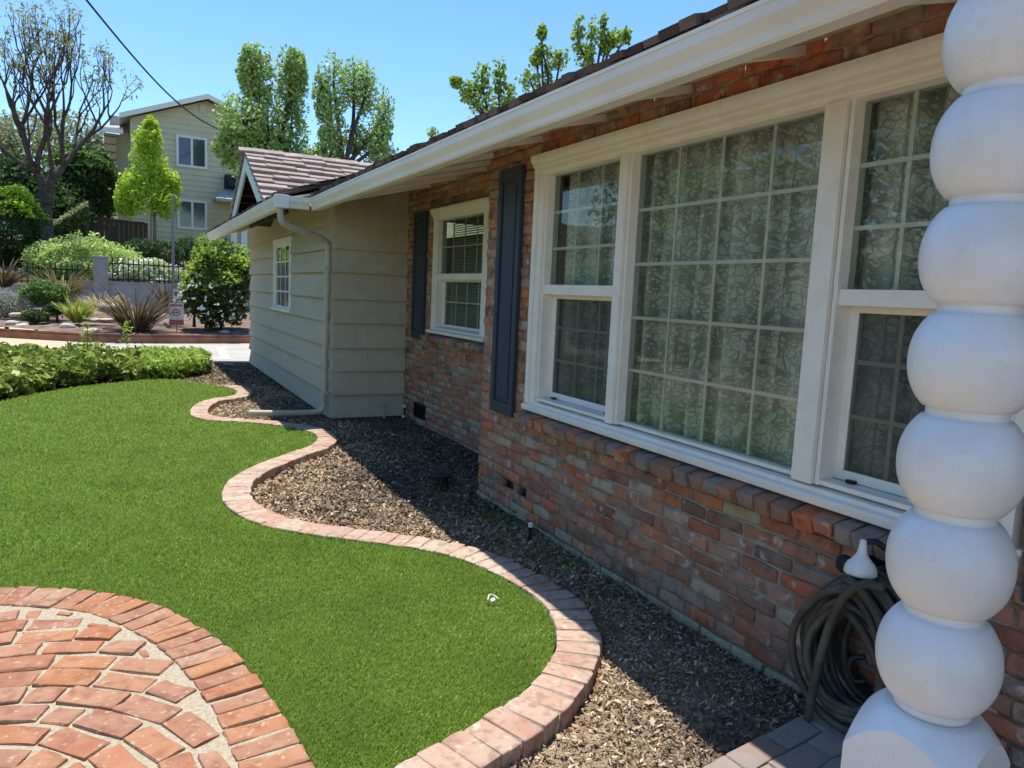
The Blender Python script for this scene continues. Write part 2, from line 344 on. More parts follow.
def clumpy(P, keep=.8, scale=1.0):
    """drop points where a cheap 3-D wave field is low, leaving gaps"""
    ph = rng.uniform(0, 6.28, 9); k = 2 * np.pi / scale
    q = sum(np.sin(k * (P @ unit(rng.normal(size=3))) * (1 + .35 * i) + ph[i]) for i in range(5))
    t = np.quantile(q, 1 - keep)
    return P[q > t]

def blades_V(c, n, length, width, spread=.8, droop=.35, base=.1, var=.3):
    """sword-shaped leaves from a base point: returns (n*3,4,3) quads"""
    az = rng.uniform(0, 2 * np.pi, n); tilt = spread * np.sqrt(rng.uniform(0, 1, n))
    L = length * (1 + var * rng.uniform(-1, .6, n))
    out = []
    ph = rng.uniform(-1, 1, n)
    dirh = np.stack([np.cos(az), np.sin(az), 0 * az], 1); side = np.stack([-np.sin(az), np.cos(az), 0 * az], 1)
    side = unit(side + dirh * ph[:, None] * .8)
    b0 = np.array(c) + dirh * (base * rng.uniform(0, 1, n))[:, None]
    ts = [0, .35, .7, 1.0]; ws = [.7, 1, .75, .08]
    pts = []
    for t in ts:
        ang = tilt + droop * t * t
        h = np.cumsum
        pts.append(b0 + dirh * (L * t * np.sin(tilt + droop * t * .8))[:, None] + np.array([0, 0, 1]) * (L * t * np.cos(tilt + droop * t * .8))[:, None])
    for i in range(3):
        a, b = pts[i], pts[i + 1]
        out.append(np.stack([a - side * width * ws[i] / 2, a + side * width * ws[i] / 2, b + side * width * ws[i + 1] / 2, b - side * width * ws[i + 1] / 2], 1))
    return np.stack(out, 1).reshape(-1, 4, 3)

# polygon helpers
def cat(P, n=8, closed=False):
    P = np.array(P, float); out = []
    N = len(P)
    for i in range(N if closed else N - 1):
        g = (lambda j: P[j % N]) if closed else (lambda j: P[min(max(j, 0), N - 1)])
        p0, p1, p2, p3 = g(i - 1), g(i), g(i + 1), g(i + 2)
        for t in np.linspace(0, 1, n, endpoint=False):
            out.append(.5 * (2 * p1 + (p2 - p0) * t + (2 * p0 - 5 * p1 + 4 * p2 - p3) * t * t + (3 * p1 - p0 - 3 * p2 + p3) * t ** 3))
    if not closed: out.append(P[-1])
    return np.array(out)
def inside(P, poly):
    x, y = P[:, 0], P[:, 1]; c = np.zeros(len(P), bool); n = len(poly)
    for i in range(n):
        x0, y0 = poly[i]; x1, y1 = poly[(i + 1) % n]
        if y0 == y1: continue
        hit = ((y0 > y) != (y1 > y)) & (x < (x1 - x0) * (y - y0) / (y1 - y0) + x0)
        c ^= hit
    return c
def resample(P, step):
    d = np.r_[0, np.cumsum(np.linalg.norm(np.diff(P, axis=0), axis=1))]
    s = np.arange(0, d[-1], step)
    return np.stack([np.interp(s, d, P[:, 0]), np.interp(s, d, P[:, 1])], 1)
def polysheet(name, poly, z, mat_, thick=0.0):
    from mathutils.geometry import tessellate_polygon
    mb = MB(); V = [(x, y, z) for x, y in poly]
    tris = tessellate_polygon([[Vector(v) for v in V]])
    F = []
    for t in tris:
        a, b, c = [np.array(V[i]) for i in t]
        F.append(tuple(t) if np.cross(b - a, c - a)[2] > 0 else tuple(t)[::-1])
    mb.add(V, F)
    if thick:
        n = len(V)
        cw = sum((poly[(i + 1) % n][0] - poly[i][0]) * (poly[(i + 1) % n][1] + poly[i][1]) for i in range(n)) > 0
        for i in range(n):
            a, b = poly[i], poly[(i + 1) % n]
            q = [(a[0], a[1], z), (b[0], b[1], z), (b[0], b[1], z - thick), (a[0], a[1], z - thick)]
            mb.quad(*(q if cw else q[::-1]))
    return mb.build(name, mat_)

# rounded, slightly irregular brick
def brick_tpl(k):
    faces = []; V = []; idx = {}
    def vid(p):
        if p not in idx: idx[p] = len(V); V.append(p)
        return idx[p]
    for ax in range(3):
        for s in (0, k):
            for i in range(k):
                for j in range(k):
                    q = []
                    for di, dj in ((0, 0), (1, 0), (1, 1), (0, 1)):
                        p = [0, 0, 0]; p[ax] = s; p[(ax + 1) % 3] = i + di; p[(ax + 2) % 3] = j + dj
                        q.append(vid(tuple(p)))
                    faces.append(q if s else q[::-1])
    return np.array(V), faces
TPL = {4: brick_tpl(4), 6: brick_tpl(6)}
def brick(mb, c, U, V, W, hu, hv, hw, r=.008, k=4, jit=.003, mi=0):
    """centre c, unit axes U,V,W, half sizes; rounded edges, wobbly faces"""
    I, F = TPL[k]
    co = []
    for ax, h in ((0, hu), (1, hv), (2, hw)):
        rr = min(r, h * .5)
        lv = np.array([-h, -h + rr, 0, h - rr, h]) if k == 4 else np.array([-h, -h + .35 * rr, -h + rr, 0, h - rr, h - .35 * rr, h])
        co.append(lv[I[:, ax]])
    P = np.stack(co, 1); H = np.array([hu, hv, hw]); R = np.minimum(r, H * .5)
    Q = np.clip(P, -(H - R), H - R); D = (P - Q) / R; ln = np.linalg.norm(D, axis=1)
    P = np.where(ln[:, None] > 1e-6, Q + D / np.maximum(ln, 1)[:, None] * R, P)
    ph = rng.uniform(0, 6.28, 6); fr = rng.uniform(14, 40, 3)
    wob = jit * (np.sin(P[:, 0] * fr[0] + ph[0]) + np.sin(P[:, 1] * fr[1] * 2 + ph[1] + P[:, 0] * 20) + np.sin(P[:, 2] * fr[2] * 2 + ph[2]))
    P = P + unit(P / H) * wob[:, None] + rng.normal(0, jit * .35, P.shape)
    Wd = np.array(c) + P[:, :1] * np.array(U) + P[:, 1:2] * np.array(V) + P[:, 2:3] * np.array(W)
    mb.add(Wd, F, mi)
# wall of running-bond bricks in a vertical plane
def brick_wall(mb, O, U, N, u0, u1, z0, z1, holes=(), ch=.0715, bl=.208, mi=0, k=4, depth=.035, pick=None, r=.009):
    O = np.array(O, float); U = np.array(U, float); N = np.array(N, float); Z = np.array([0, 0, 1.])
    nz = int(round((z1 - z0) / ch)); ch = (z1 - z0) / nz
    for i in range(nz):
        za, zb = z0 + i * ch, z0 + (i + 1) * ch; zc = (za + zb) / 2
        iv = [(u0, u1)]
        for (a, b, c, d) in holes:
            if c - .01 < zc < d + .01:
                iv = [q for (s, t) in iv for q in ((s, min(t, a)), (max(s, b), t)) if q[1] - q[0] > .02]
        off = (i % 2) * bl / 2 + rng.uniform(-.02, .02)
        for s, t in iv:
            e = np.arange(math.floor((s - off) / bl) * bl + off, t + bl, bl); e = e + rng.uniform(-.012, .012, len(e))
            e = [s] + [q for q in e if s + .035 < q < t - .035] + [t]
            for a, b in zip(e[:-1], e[1:]):
                out = rng.uniform(-.004, .005); g = .0055
                tilt = rng.normal(0, .012)
                U2 = unit(U + Z * tilt * .6)
                c = O + U * (a + b) / 2 + Z * (zc + rng.normal(0, .0015)) + N * (out - depth / 2 + .004)
                hm = (ch / 2 - g * rng.uniform(.8, 1.25))
                brick(mb, c, U2, N, np.cross(U2, N), (b - a) / 2 - g, depth / 2, hm, k=k, r=r, mi=pick(i, a, b) if pick else mi)


# ================================================================== THE HOUSE
HX = 2.42; BX = 3.05; GX = 2.16; YC = 5.03; YG = 8.6; YE = 15.1
house = empty('ranch_house', (HX, YC, 0), 'single-storey ranch house of old red brick and beige lap siding with white windows', 'house')
def soff(X): return 2.588 + (X - HX) * .26

def panel(mb, ax, p, u0, u1, z0, z1, holes, th, mi=0):
    """wall slab with rectangular holes; ax 'x': plane x=p..p+th spanning Y"""
    us = sorted({u0, u1, *[q for h in holes for q in h[:2]]}); us = [q for q in us if u0 <= q <= u1]
    zs = sorted({z0, z1, *[q for h in holes for q in h[2:]]}); zs = [q for q in zs if z0 <= q <= z1]
    for a, b in zip(us[:-1], us[1:]):
        run = None
        for c, d in zip(zs[:-1], zs[1:]):
            uc, zc = (a + b) / 2, (c + d) / 2
            if any(h[0] < uc < h[1] and h[2] < zc < h[3] for h in holes):
                if run: seg(mb, ax, p, a, b, run[0], run[1], th, mi); run = None
            else: run = (run[0], d) if run else (c, d)
        if run: seg(mb, ax, p, a, b, run[0], run[1], th, mi)
def seg(mb, ax, p, a, b, c, d, th, mi):
    if ax == 'x': mb.box((p, a, c), (p + th, b, d), mi)
    else: mb.box((a, p, c), (b, p + th, d), mi)

# --- brick walls
hw = [(1.17, 4.275, .70, 2.46), (4.45, 4.64, .145, .225), (4.25, 4.40, .145, .225)]
hb = [(6.25, 7.68, 1.035, 2.44), (7.83, 8.19, .06, .235)]
mb = MB()
def pick_front(i, a, b):
    if i == 0: return 2
    p = .16 if (a > 3.3 and i < 8) else .02
    return 2 if rng.random() < p else 0
brick_wall(mb, (HX, 0, 0), (0, 1, 0), (-1, 0, 0), -1.6, YC, -.055, 2.62, hw, k=4, pick=pick_front)
panel(mb, 'x', HX + .004, -1.6, YC, -.1, 2.66, hw, .07, 1)
mb.box((HX + .08, 4.2, .1), (HX + .16, 4.7, .3), 1)
# broken bricks inside the two gaps
brick(mb, (HX + .05, 4.43, .18), (0, 1, 0), (-1, 0, 0), (0, 0, 1), .018, .05, .05, mi=0)
wall = mb.build('brick_wall', [m_brick, m_mortar, m_palebrick], house, smooth=True)
mb = MB()
brick_wall(mb, (BX, 0, 0), (0, 1, 0), (-1, 0, 0), YC, YG, -.055, soff(BX) + .03, hb, k=4, pick=lambda i, a, b: 2 if (rng.random() < (.25 if (i < 5 or a > 8.1) else .05)) else 0)
panel(mb, 'x', BX + .004, YC, YG, -.1, soff(BX) + .06, hb, .07, 1)
mb.build('brick_wall', [m_brick, m_mortar, m_palebrick], house, smooth=True)
mb = MB()
brick_wall(mb, (HX, YC, 0), (1, 0, 0), (0, 1, 0), .03, BX - HX, -.055, 2.6, k=4)
mb.box((HX + .03, YC - .06, -.1), (BX, YC - .004, 2.6), 1)
mb.build('brick_wall', [m_brick, m_mortar], house, smooth=True)
# --- rowlock sills
def rowlock(xf, y0, y1, ztop, w=.098):
    mb = MB(); y = y0
    while y < y1 - .03:
        ww = w * rng.uniform(.88, 1.1); ww = min(ww, y1 - y)
        tl = .22 + rng.normal(0, .03)
        U = np.array([0, 1, 0]); V = unit(np.array([-1, rng.normal(0, .02), -tl])); W = np.cross(U, V); W = W * np.sign(W[2])
        out = rng.uniform(-.012, .012) - (.02 if rng.random() < .12 else 0)
        c = np.array([xf + .085 - out, y + ww / 2, ztop - .052 + rng.normal(0, .003)])
        brick(mb, c, U, V, W, ww / 2 - .004, .095, .034, r=.010, k=6, jit=.0035, mi=0 if rng.random() < .7 else 1)
        y += ww
    mb.box((xf + .06, y0, ztop - .10), (xf + .18, y1, ztop - .045), 2)
    return mb.build('rowlock_sill', [m_sillbrick, m_brick, m_mortar], house, smooth=True)
rowlock(HX - .088, 1.2, 4.34, .792)
rowlock(BX - .085, 6.25, 7.80, 1.10, .085)

# --- big three-part window
mb = MB()
fx = HX - .025
mb.box((fx, 4.178, .84), (HX + .09, 4.238, 2.40)); mb.box((fx - .016, 4.240, .84), (HX + .09, 4.275, 2.40))       # left casing
mb.box((fx + .02, 4.156, .84), (HX + .09, 4.176, 2.36))
mb.box((fx, 1.21, .84), (HX + .09, 1.32, 2.40)); mb.box((fx - .016, 1.172, .84), (HX + .09, 1.207, 2.40))     # right casing
for a, b in ((3.262, 3.366), (1.905, 2.04)):
    mb.box((fx - .004, a + .022, .86), (HX + .09, b - .018, 2.337)); mb.box((fx + .016, a, .86), (HX + .088, a + .019, 2.337)); mb.box((fx + .014, b - .015, .86), (HX + .088, b, 2.337))
mb.prism([(HX + .09, 2.334), (fx + .004, 2.334), (fx + .004, 2.352), (fx - .006, 2.358), (fx - .006, 2.385), (fx - .018, 2.392), (fx - .020, 2.41), (fx - .034, 2.422), (fx - .040, 2.44), (fx - .040, 2.462), (HX + .09, 2.466)], 1.15, 4.30, 1)
mb.prism([(HX + .10, .79), (HX - .040, .786), (HX - .046, .818), (HX - .038, .826), (HX - .018, .832), (HX - .018, .848), (HX + .10, .860)], 1.15, 4.31, 1)
mb.box((HX - .004, 1.32, .862), (HX + .09, 1.905, .882)); mb.box((HX - .004, 3.366, .862), (HX + .09, 4.156, .882)); mb.box((HX + .01, 2.04, .862), (HX + .09, 3.262, .880))
bw = mb.build('picture_window', m_trim, house, bevel=.003)
def pane(Y0, Y1, z0, z1, X, par):
    g = MB(); g.quad((X, Y0, z0), (X, Y0, z1), (X, Y1, z1), (X, Y1, z0)); return g.build('glass_pane', m_glass, par)
def grille(Y0, Y1, z0, z1, X, nc, nr, par, wd=.017):
    g = MB(); X += .008
    for i in range(1, nc):
        y = Y0 + (Y1 - Y0) * i / nc; g.box((X, y - wd / 2, z0), (X + .006, y + wd / 2, z1))
    for i in range(1, nr):
        z = z0 + (z1 - z0) * i / nr; g.box((X - .0015, Y0, z - wd / 2), (X + .0075, Y1, z + wd / 2))
    return g.build('muntin_grille', m_trim, par)
def sash(Y0, Y1, z0, z1, X, par, w=.035, d=.03):
    g = MB()
    g.box((X, Y0, z0), (X + d, Y0 + w, z1)); g.box((X, Y1 - w, z0), (X + d, Y1, z1))
    g.box((X + .001, Y0 + w, z0), (X + d, Y1 - w, z0 + w)); g.box((X + .001, Y0 + w, z1 - w), (X + d, Y1 - w, z1))
    return g.build('sash', m_trim, par, bevel=.002)
pane(2.04, 3.262, .88, 2.334, HX + .05, bw); grille(2.04, 3.262, .88, 2.334, HX + .05, 4, 5, bw)
for Y0, Y1 in ((3.366, 4.156), (1.32, 1.905)):
    pane(Y0, Y1, 1.60, 2.334, HX + .05, bw); grille(Y0, Y1, 1.633, 2.334, HX + .05, 3, 3, bw)
    g = MB(); g.box((HX + .005, Y0, 1.570), (HX + .075, Y1, 1.633)); g.build('meeting_rail', m_trim, bw, bevel=.003)
    s = sash(Y0, Y1, .885, 1.585, HX + .078, bw, w=.04)
    q_ = MB(); q_.quad((HX + .082, Y0 + .03, .915), (HX + .082, Y0 + .03, 1.575), (HX + .082, Y1 - .03, 1.575), (HX + .082, Y1 - .03, .915)); q_.build('insect_screen', m_screen, bw)
    pane(Y0 + .03, Y1 - .03, .92, 1.57, HX + .09, bw); grille(Y0 + .04, Y1 - .04, .925, 1.57, HX + .09, 3, 3, bw)
    for y in (Y0 + .09, Y1 - .09): g = MB(); g.box((HX + .055, y - .018, .884), (HX + .076, y + .018, .896)); g.build('sash_stop', m_black, bw)

# --- small window in the recessed wall
sx = BX - .03
mb = MB()
mb.box((sx, 7.63, 1.15), (BX + .1, 7.675, 2.38)); mb.box((sx, 6.255, 1.15), (BX + .1, 6.385, 2.38))
mb.box((sx + .02, 7.60, 1.16), (BX + .1, 7.628, 2.33)); mb.box((sx + .02, 6.387, 1.16), (BX + .1, 6.41, 2.33))
mb.prism([(BX + .1, 2.33), (sx + .004, 2.33), (sx, 2.372), (sx - .02, 2.39), (sx - .036, 2.43), (sx - .036, 2.455), (BX + .1, 2.458)], 6.225, 7.70, 1)
mb.prism([(BX + .12, 1.105), (sx - .04, 1.10), (sx - .045, 1.13), (sx + .01, 1.14), (sx + .01, 1.16), (BX + .12, 1.185)], 6.215, 7.71, 1)
sw = mb.build('casement_window', m_trim, house, bevel=.003)
pane(6.41, 7.60, 1.70, 2.33, BX + .05, sw); grille(6.41, 7.60, 1.76, 2.33, BX + .05, 4, 2, sw, .014)
g = MB(); g.box((BX + .01, 6.41, 1.69), (BX + .08, 7.60, 1.755)); g.build('meeting_rail', m_trim, sw, bevel=.003)
sash(6.41, 7.60, 1.165, 1.705, BX + .082, sw, w=.035)
pane(6.43, 7.58, 1.19, 1.70, BX + .095, sw); grille(6.44, 7.57, 1.20, 1.70, BX + .095, 4, 2, sw, .014)
g = MB()
for i in range(48):
    z = 1.20 + i * .024; g.obox((BX + .16, 7.0, z), (.010, 0, .007), (0, .57, 0), (-.0005, 0, .0008))
g.build('venetian_blind', m_sheer, sw)

# --- shutters
def shutter(X, Y0, Y1, z0, z1):
    g = MB(); st = .055
    g.box((X, Y0, z0), (X + .03, Y0 + st, z1)); g.box((X, Y1 - st, z0), (X + .03, Y1, z1))
    zm = z0 + (z1 - z0) * .5
    for a, b in ((z0, z0 + .085), (z1 - .085, z1)): g.box((X + .001, Y0 + st, a), (X + .029, Y1 - st, b))
    g.box((X + .016, Y0 + st, z0 + .085), (X + .027, Y1 - st, z1 - .085))
    g.box((X + .007, Y0 + st + .03, z0 + .115), (X + .0155, Y1 - st - .03, z1 - .115))
    return g.build('shutter', m_shutter, house, bevel=.003)
shutter(HX - .042, 4.455, 4.80, .70, 2.435); shutter(HX - .042, .78, 1.125, .70, 2.435)
shutter(BX - .04, 7.90, 8.30, 1.0, 2.46)

# --- vent grille
g = MB(); g.box((BX - .012, 7.83, .06), (BX + .02, 8.19, .08)); g.box((BX - .012, 7.83, .215), (BX + .02, 8.19, .235)); g.box((BX - .011, 7.83, .08), (BX + .02, 7.85, .215)); g.box((BX - .011, 8.17, .08), (BX + .02, 8.19, .215))
for i in range(17): g.box((BX, 7.86 + i * .019, .08), (BX + .004, 7.864 + i * .019, .215))
for i in range(6): g.box((BX + .0045, 7.85, .09 + i * .021), (BX + .008, 8.17, .094 + i * .021))
g.box((BX + .03, 7.83, .06), (BX + .04, 8.19, .235))
g.build('vent_grille', m_iron, house)

# --- lap siding
laps = [-.03, .007, .285, .572, .85, 1.147, 1.43, 1.745, 2.017, 2.309, 2.66]
gw = (11.06, 12.47, 1.16, 2.27)
def siding_profile(z0, z1): return [(.02, z0 - .004), (-.010, z0 + .002), (-.012, z0 - .010), (-.042, z0 - .010), (-.044, z0 - .004), (.004, z1 + .002), (.02, z1 + .002)]
mb = MB()
for z0, z1 in zip(laps[1:-1], laps[2:]):
    segs = [(YG - .0, YE)]
    if z1 > gw[2] and z0 < gw[3]: segs = [(YG, gw[0]), (gw[1], YE)]
    for a, b in segs:
        mb.prism([(GX + u, z) for u, z in siding_profile(z0, z1)], a, b, 1)
    # boards are not cut round the window exactly: patch above / below it
    if len(segs) == 2 and z0 < gw[2]: mb.box((GX - .02, gw[0], z0), (GX, gw[1], gw[2]))
    if len(segs) == 2 and z1 > gw[3]: mb.box((GX - .014, gw[0], gw[3]), (GX, gw[1], z1))
mb.box((GX + .001, YG + .002, -.05), (GX + .05, YE, .03), 1)
mb.build('siding_wall', [m_siding, m_stucco], house)
mb = MB()
for z0, z1 in zip(laps[1:-1], laps[2:]):
    mb.prism([(YG + u, z) for u, z in siding_profile(z0, z1)], GX - .018, BX, 0)
mb.box((GX + .06, YG + .002, -.05), (BX, YG + .05, .02), 1)
mb.box((2.72, YG - .004, 2.62), (BX, YG + .03, 2.80), 0)
mb.build('siding_wall', [m_siding, m_stucco], house)
g = MB(); g.box((GX - .026, YG - .003, .01), (GX - .001, YG + .03, 2.4)); g.build('corner_board', m_siding, house)
# garage window
g = MB(); X = GX - .035
g.box((X, gw[0] + .0, gw[2] + .03), (GX + .05, gw[0] + .11, gw[3] - .09)); g.box((X, gw[1] - .11, gw[2] + .03), (GX + .05, gw[1], gw[3] - .09))
g.box((X - .004, gw[0], gw[3] - .09), (GX + .05, gw[1], gw[3])); g.box((X - .03, gw[0] - .03, gw[2] - .01), (GX + .05, gw[1] + .03, gw[2] + .03)); 
gwin = g.build('side_window', m_trim, house, bevel=.003)
sash(gw[0] + .11, gw[1] - .11, gw[2] + .03, gw[3] - .09, GX - .012, gwin, .04, .02)
pane(gw[0] + .12, gw[1] - .12, gw[2] + .04, gw[3] - .1, GX + .0, gwin)
gg = grille(gw[0] + .15, gw[1] - .15, gw[2] + .07, gw[3] - .13, GX - .016, 3, 4, gwin, .022)

# --- room behind the windows, other walls
g = MB()
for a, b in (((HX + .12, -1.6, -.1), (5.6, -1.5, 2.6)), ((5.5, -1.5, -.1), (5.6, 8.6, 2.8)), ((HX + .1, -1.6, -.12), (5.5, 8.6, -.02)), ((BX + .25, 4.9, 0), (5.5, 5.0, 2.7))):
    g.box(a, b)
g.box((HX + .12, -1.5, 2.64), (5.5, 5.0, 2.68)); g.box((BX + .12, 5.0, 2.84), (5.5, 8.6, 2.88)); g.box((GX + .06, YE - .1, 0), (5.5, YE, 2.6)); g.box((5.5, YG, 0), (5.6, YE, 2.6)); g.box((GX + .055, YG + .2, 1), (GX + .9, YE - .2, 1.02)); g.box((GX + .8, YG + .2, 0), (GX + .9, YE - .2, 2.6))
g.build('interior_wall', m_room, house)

# --- soffits, rafters, fascia, gutters
g = MB()
def slabx(mb, x0, x1, ya, yb, zf, th, mi=0):
    mb.prism([(x0, zf(x0)), (x1, zf(x1)), (x1, zf(x1) + th), (x0, zf(x0) + th)], ya, yb, 1, mi)
sg = lambda X: soff(X) + .115
slabx(g, 1.93, BX + .05, -1.6, 8.39, lambda X: soff(X) + .012, .02); slabx(g, 1.585, BX + .05, 8.40, 16.1, lambda X: sg(X) + .01, .02)
g.build('soffit', m_soffit, house)
for Y in [.05, .78, 1.50, 2.18, 2.85, 3.56, 4.28, 5.0, 5.72, 6.44, 7.16, 7.88]:
    g = MB(); xe = HX - .001 if Y < YC else BX - .001
    slabx(g, 1.95, xe + .03, Y - .022, Y + .022, lambda X: soff(X) - .028, .038); g.build('rafter', m_trim, house)
for Y in [9.2, 10.0, 10.8, 11.6, 12.4, 13.2, 14.0, 14.8, 15.6]:
    g = MB(); slabx(g, 1.6, GX - .02, Y - .022, Y + .022, lambda X: sg(X) - .028, .036); g.build('rafter', m_soffit, house)
g = MB(); g.box((1.922, -1.6, 2.445), (1.945, 8.42, 2.525)); g.box((1.585, 8.402, 2.445), (1.92, 8.42, 2.525)); g.box((1.572, 8.402, 2.43), (1.584, 16.1, 2.525))
g.build('fascia', m_trim, house)
gp = [(0, 0), (0, -.118), (.075, -.122), (.085, -.112), (.09, -.085), (.108, -.06), (.118, -.045), (.120, -.012), (.126, -.010), (.126, 0.004), (.116, .004), (.114, -.01), (.108, -.045), (.082, -.08), (.077, -.108), (.01, -.108), (.008, 0)]
def gutter(xb, ya, yb, ztop=2.515):
    g = MB(); n = len(gp)
    ys = np.arange(ya, yb, .6).tolist() + [yb]
    V = [(xb - u, y, ztop + v + (.002 * math.sin(y * 2.1))) for y in ys for u, v in gp]
    F = [(k * n + i, k * n + (i + 1) % n, (k + 1) * n + (i + 1) % n, (k + 1) * n + i) for k in range(len(ys) - 1) for i in range(n)]
    F += [tuple(range(n)), tuple((len(ys) - 1) * n + i for i in range(n))[::-1]]
    g.add(V, F); return g.build('gutter', m_gutter, house)
gutter(1.921, -1.6, 8.37); gutter(1.571, 8.30, 16.1)
g = MB(); n = len(gp)
g.add([(x, 8.401 - u, 2.513 + v) for x in (1.575, 1.80) for u, v in gp], [(i, (i + 1) % n, n + (i + 1) % n, n + i) for i in range(n)] + [tuple(range(n)), tuple(range(n, 2 * n))[::-1]])
g.build('gutter', m_gutter, house)
g = MB(); g.box((1.435, 8.285, 2.385), (1.575, 8.42, 2.525)); g.build('gutter_corner_box', m_gutter, house, bevel=.004)
# downspout: out of the corner box, back to the wall, down, along the bed
g = MB()
P = cat([(1.50, 8.36, 2.39), (1.50, 8.36, 2.30), (1.52, 8.37, 2.24), (1.60, 8.40, 2.20), (1.75, 8.46, 2.165), (1.95, 8.54, 2.115), (2.03, 8.575, 2.09), (2.072, 8.60, 2.05), (2.085, 8.62, 1.97), (2.085, 8.66, 1.2), (2.085, 8.70, .30), (2.085, 8.70, .16), (2.06, 8.70, .085), (1.98, 8.70, .055), (1.8, 8.70, .052), (1.5, 8.68, .062), (1.22, 8.66, .078)], 6)
g.tube(P, .036, 12); g.build('downspout', m_downspout, house, smooth=True)
for z in (1.75, .28): g = MB(); g.box((2.045, 8.60, z), (2.13, 8.70, z + .03)); g.build('downspout_strap', m_downspout, house)
# --- roof
def shakes(mb, O, A, Up, La, rows, expo=.24, th=.022, ln=.42, lift=.0, wmin=.10, wmax=.22, mi=0, stag=.012, tilt=.045):
    O, A, Up = [np.array(q, float) for q in (O, A, Up)]; N = np.cross(A, Up); N *= np.sign(N[2])
    for r in range(rows):
        a = 0
        while a < La:
            ww = rng.uniform(wmin, wmax); ww = min(ww, La - a + .001)
            if ww < .02: break
            t = th * rng.uniform(.75, 1.3)
            U2 = unit(Up - N * tilt)
            c = O + A * (a + ww / 2) + Up * (r * expo + ln / 2 + rng.uniform(-stag, stag)) + N * (t / 2 + lift + .012 + rng.uniform(0, .004))
            mb.obox(c, A * (ww / 2 - .003), U2 * ln / 2, N * t / 2, mi)
            a += ww
sl_ = 1 / math.hypot(1, .33)
upx = np.array([sl_, 0, .33 * sl_])
mb = MB()
shakes(mb, (1.850, -1.6, 2.512), (0, 1, 0), upx, 9.99, 1, th=.015, mi=2)
shakes(mb, (1.842, -1.6, 2.528), (0, 1, 0), upx, 9.99, 5, th=.030, stag=.035, wmin=.07, wmax=.16, mi=2)
shakes(mb, (1.500, 8.39, 2.512), (0, 1, 0), upx, 7.75, 1, th=.015, mi=2)
shakes(mb, (1.492, 8.39, 2.528), (0, 1, 0), upx, 7.75, 6, th=.024, stag=.03, wmin=.07, wmax=.16, mi=2)
zr = lambda X: 2.535 + (X - 1.85) * .33
slabx(mb, 1.95, 6.6, -1.6, 8.39, lambda X: zr(X) - .02, .02, 1); slabx(mb, 1.60, 6.6, 8.391, 16.14, lambda X: zr(X) + .095, .02, 1)
slabx(mb, 6.6, 11.2, -1.6, 16.14, lambda X: zr(6.6) + .02 - (X - 6.6) * .33, .03, 1)
shakes(mb, (2.9, -1.6, zr(2.9) + .0), (0, 1, 0), upx, 9.99, 16, th=.022, wmin=.2, wmax=.5)
shakes(mb, (2.9, 8.39, zr(2.9) + .115), (0, 1, 0), upx, 7.75, 16, th=.022, wmin=.2, wmax=.5)
roof = mb.build('roof', [m_shake, m_darkwood, m_shadeshake], house)
# cross gable over the garage
PY, PZ = 11.10, 3.40; s5 = 1 / math.hypot(1, .5)
mb = MB(); n0 = 1.72
shakes(mb, (1.475, PY - n0, PZ - .5 * n0 - .045), (1, 0, 0), (0, s5, .5 * s5), 3.2, 9, expo=.205, th=.045, ln=.26, wmin=.16, wmax=.42, tilt=.17, lift=.012)
shakes(mb, (1.475, PY + n0, PZ - .5 * n0 - .045), (1, 0, 0), (0, -s5, .5 * s5), 3.2, 9, expo=.205, th=.045, ln=.26, wmin=.16, wmax=.42, tilt=.17, lift=.012)
for sgn in (-1, 1):
    mb.quad(*[(x, PY + sgn * q, PZ - .5 * q - .035) for x, q in ((1.54, n0), (4.8, n0), (4.8, 0), (1.54, 0))], 1)
for i in range(12):
    x = 1.44 + i * .27
    for sgn in (-1, 1): mb.obox((x + .14, PY + sgn * .055, PZ + .018 - .01 + .004 * (i % 2)), (.17, 0, .006), (0, .062, -.031 * sgn), (0, .007 * sgn, .014))
mb.build('gable_roof', [m_shake, m_darkwood], house)
mb = MB()
for sgn in (-1, 1):
    a = np.array([0, sgn * 1.62, -.81]); b = np.array([0, 0, 0.]); x = 1.505
    top = np.array([x, PY, PZ - .05]); d = unit(np.array([0, sgn, -.5])); nn = np.array([0, -.4472 * sgn, -.8944])
    L = 1.78; wv = .19
    A0 = top; A1 = top + d * L; B1 = A1 + nn * wv; B0 = top + np.array([0, 0, -wv / .8944])
    V = [A0, A1, B1, B0]; V2 = [q + np.array([.028, 0, 0]) for q in V]
    mb.add(V + V2, [(0, 1, 2, 3), (7, 6, 5, 4), (0, 4, 5, 1), (1, 5, 6, 2), (2, 6, 7, 3), (3, 7, 4, 0)])
mb.build('barge_board', m_gutter, house)
mb = MB(); mb.add([(1.78, PY - 1.6, PZ - .95), (1.78, PY + 1.6, PZ - .95), (1.78, PY, PZ - .15), (1.81, PY - 1.6, PZ - .95), (1.81, PY + 1.6, PZ - .95), (1.81, PY, PZ - .15)], [(0, 1, 2), (5, 4, 3), (0, 3, 4, 1), (1, 4, 5, 2), (2, 5, 3, 0)])
mb.build('gable_panel', m_bark, house)
# unseen porch roof added over the post, reach set to keep sun off it
mb = MB(); mb.box((1.22, -1.6, 2.60), (1.84, 1.42, 2.625), 1); mb.box((1.22, -1.6, 2.565), (1.795, 1.42, 2.598), 0); mb.box((1.32, -1.55, 2.45), (1.50, 1.38, 2.563), 0)
shakes(mb, (1.18, -1.6, 2.625), (0, 1, 0), unit(np.array([1, 0, .03])), 3.05, 3, expo=.2, wmin=.12, wmax=.25, mi=1)
mb.build('porch_roof', [m_soffit, m_shadeshake], house)  # added unseen roof, only keeps sun off the post

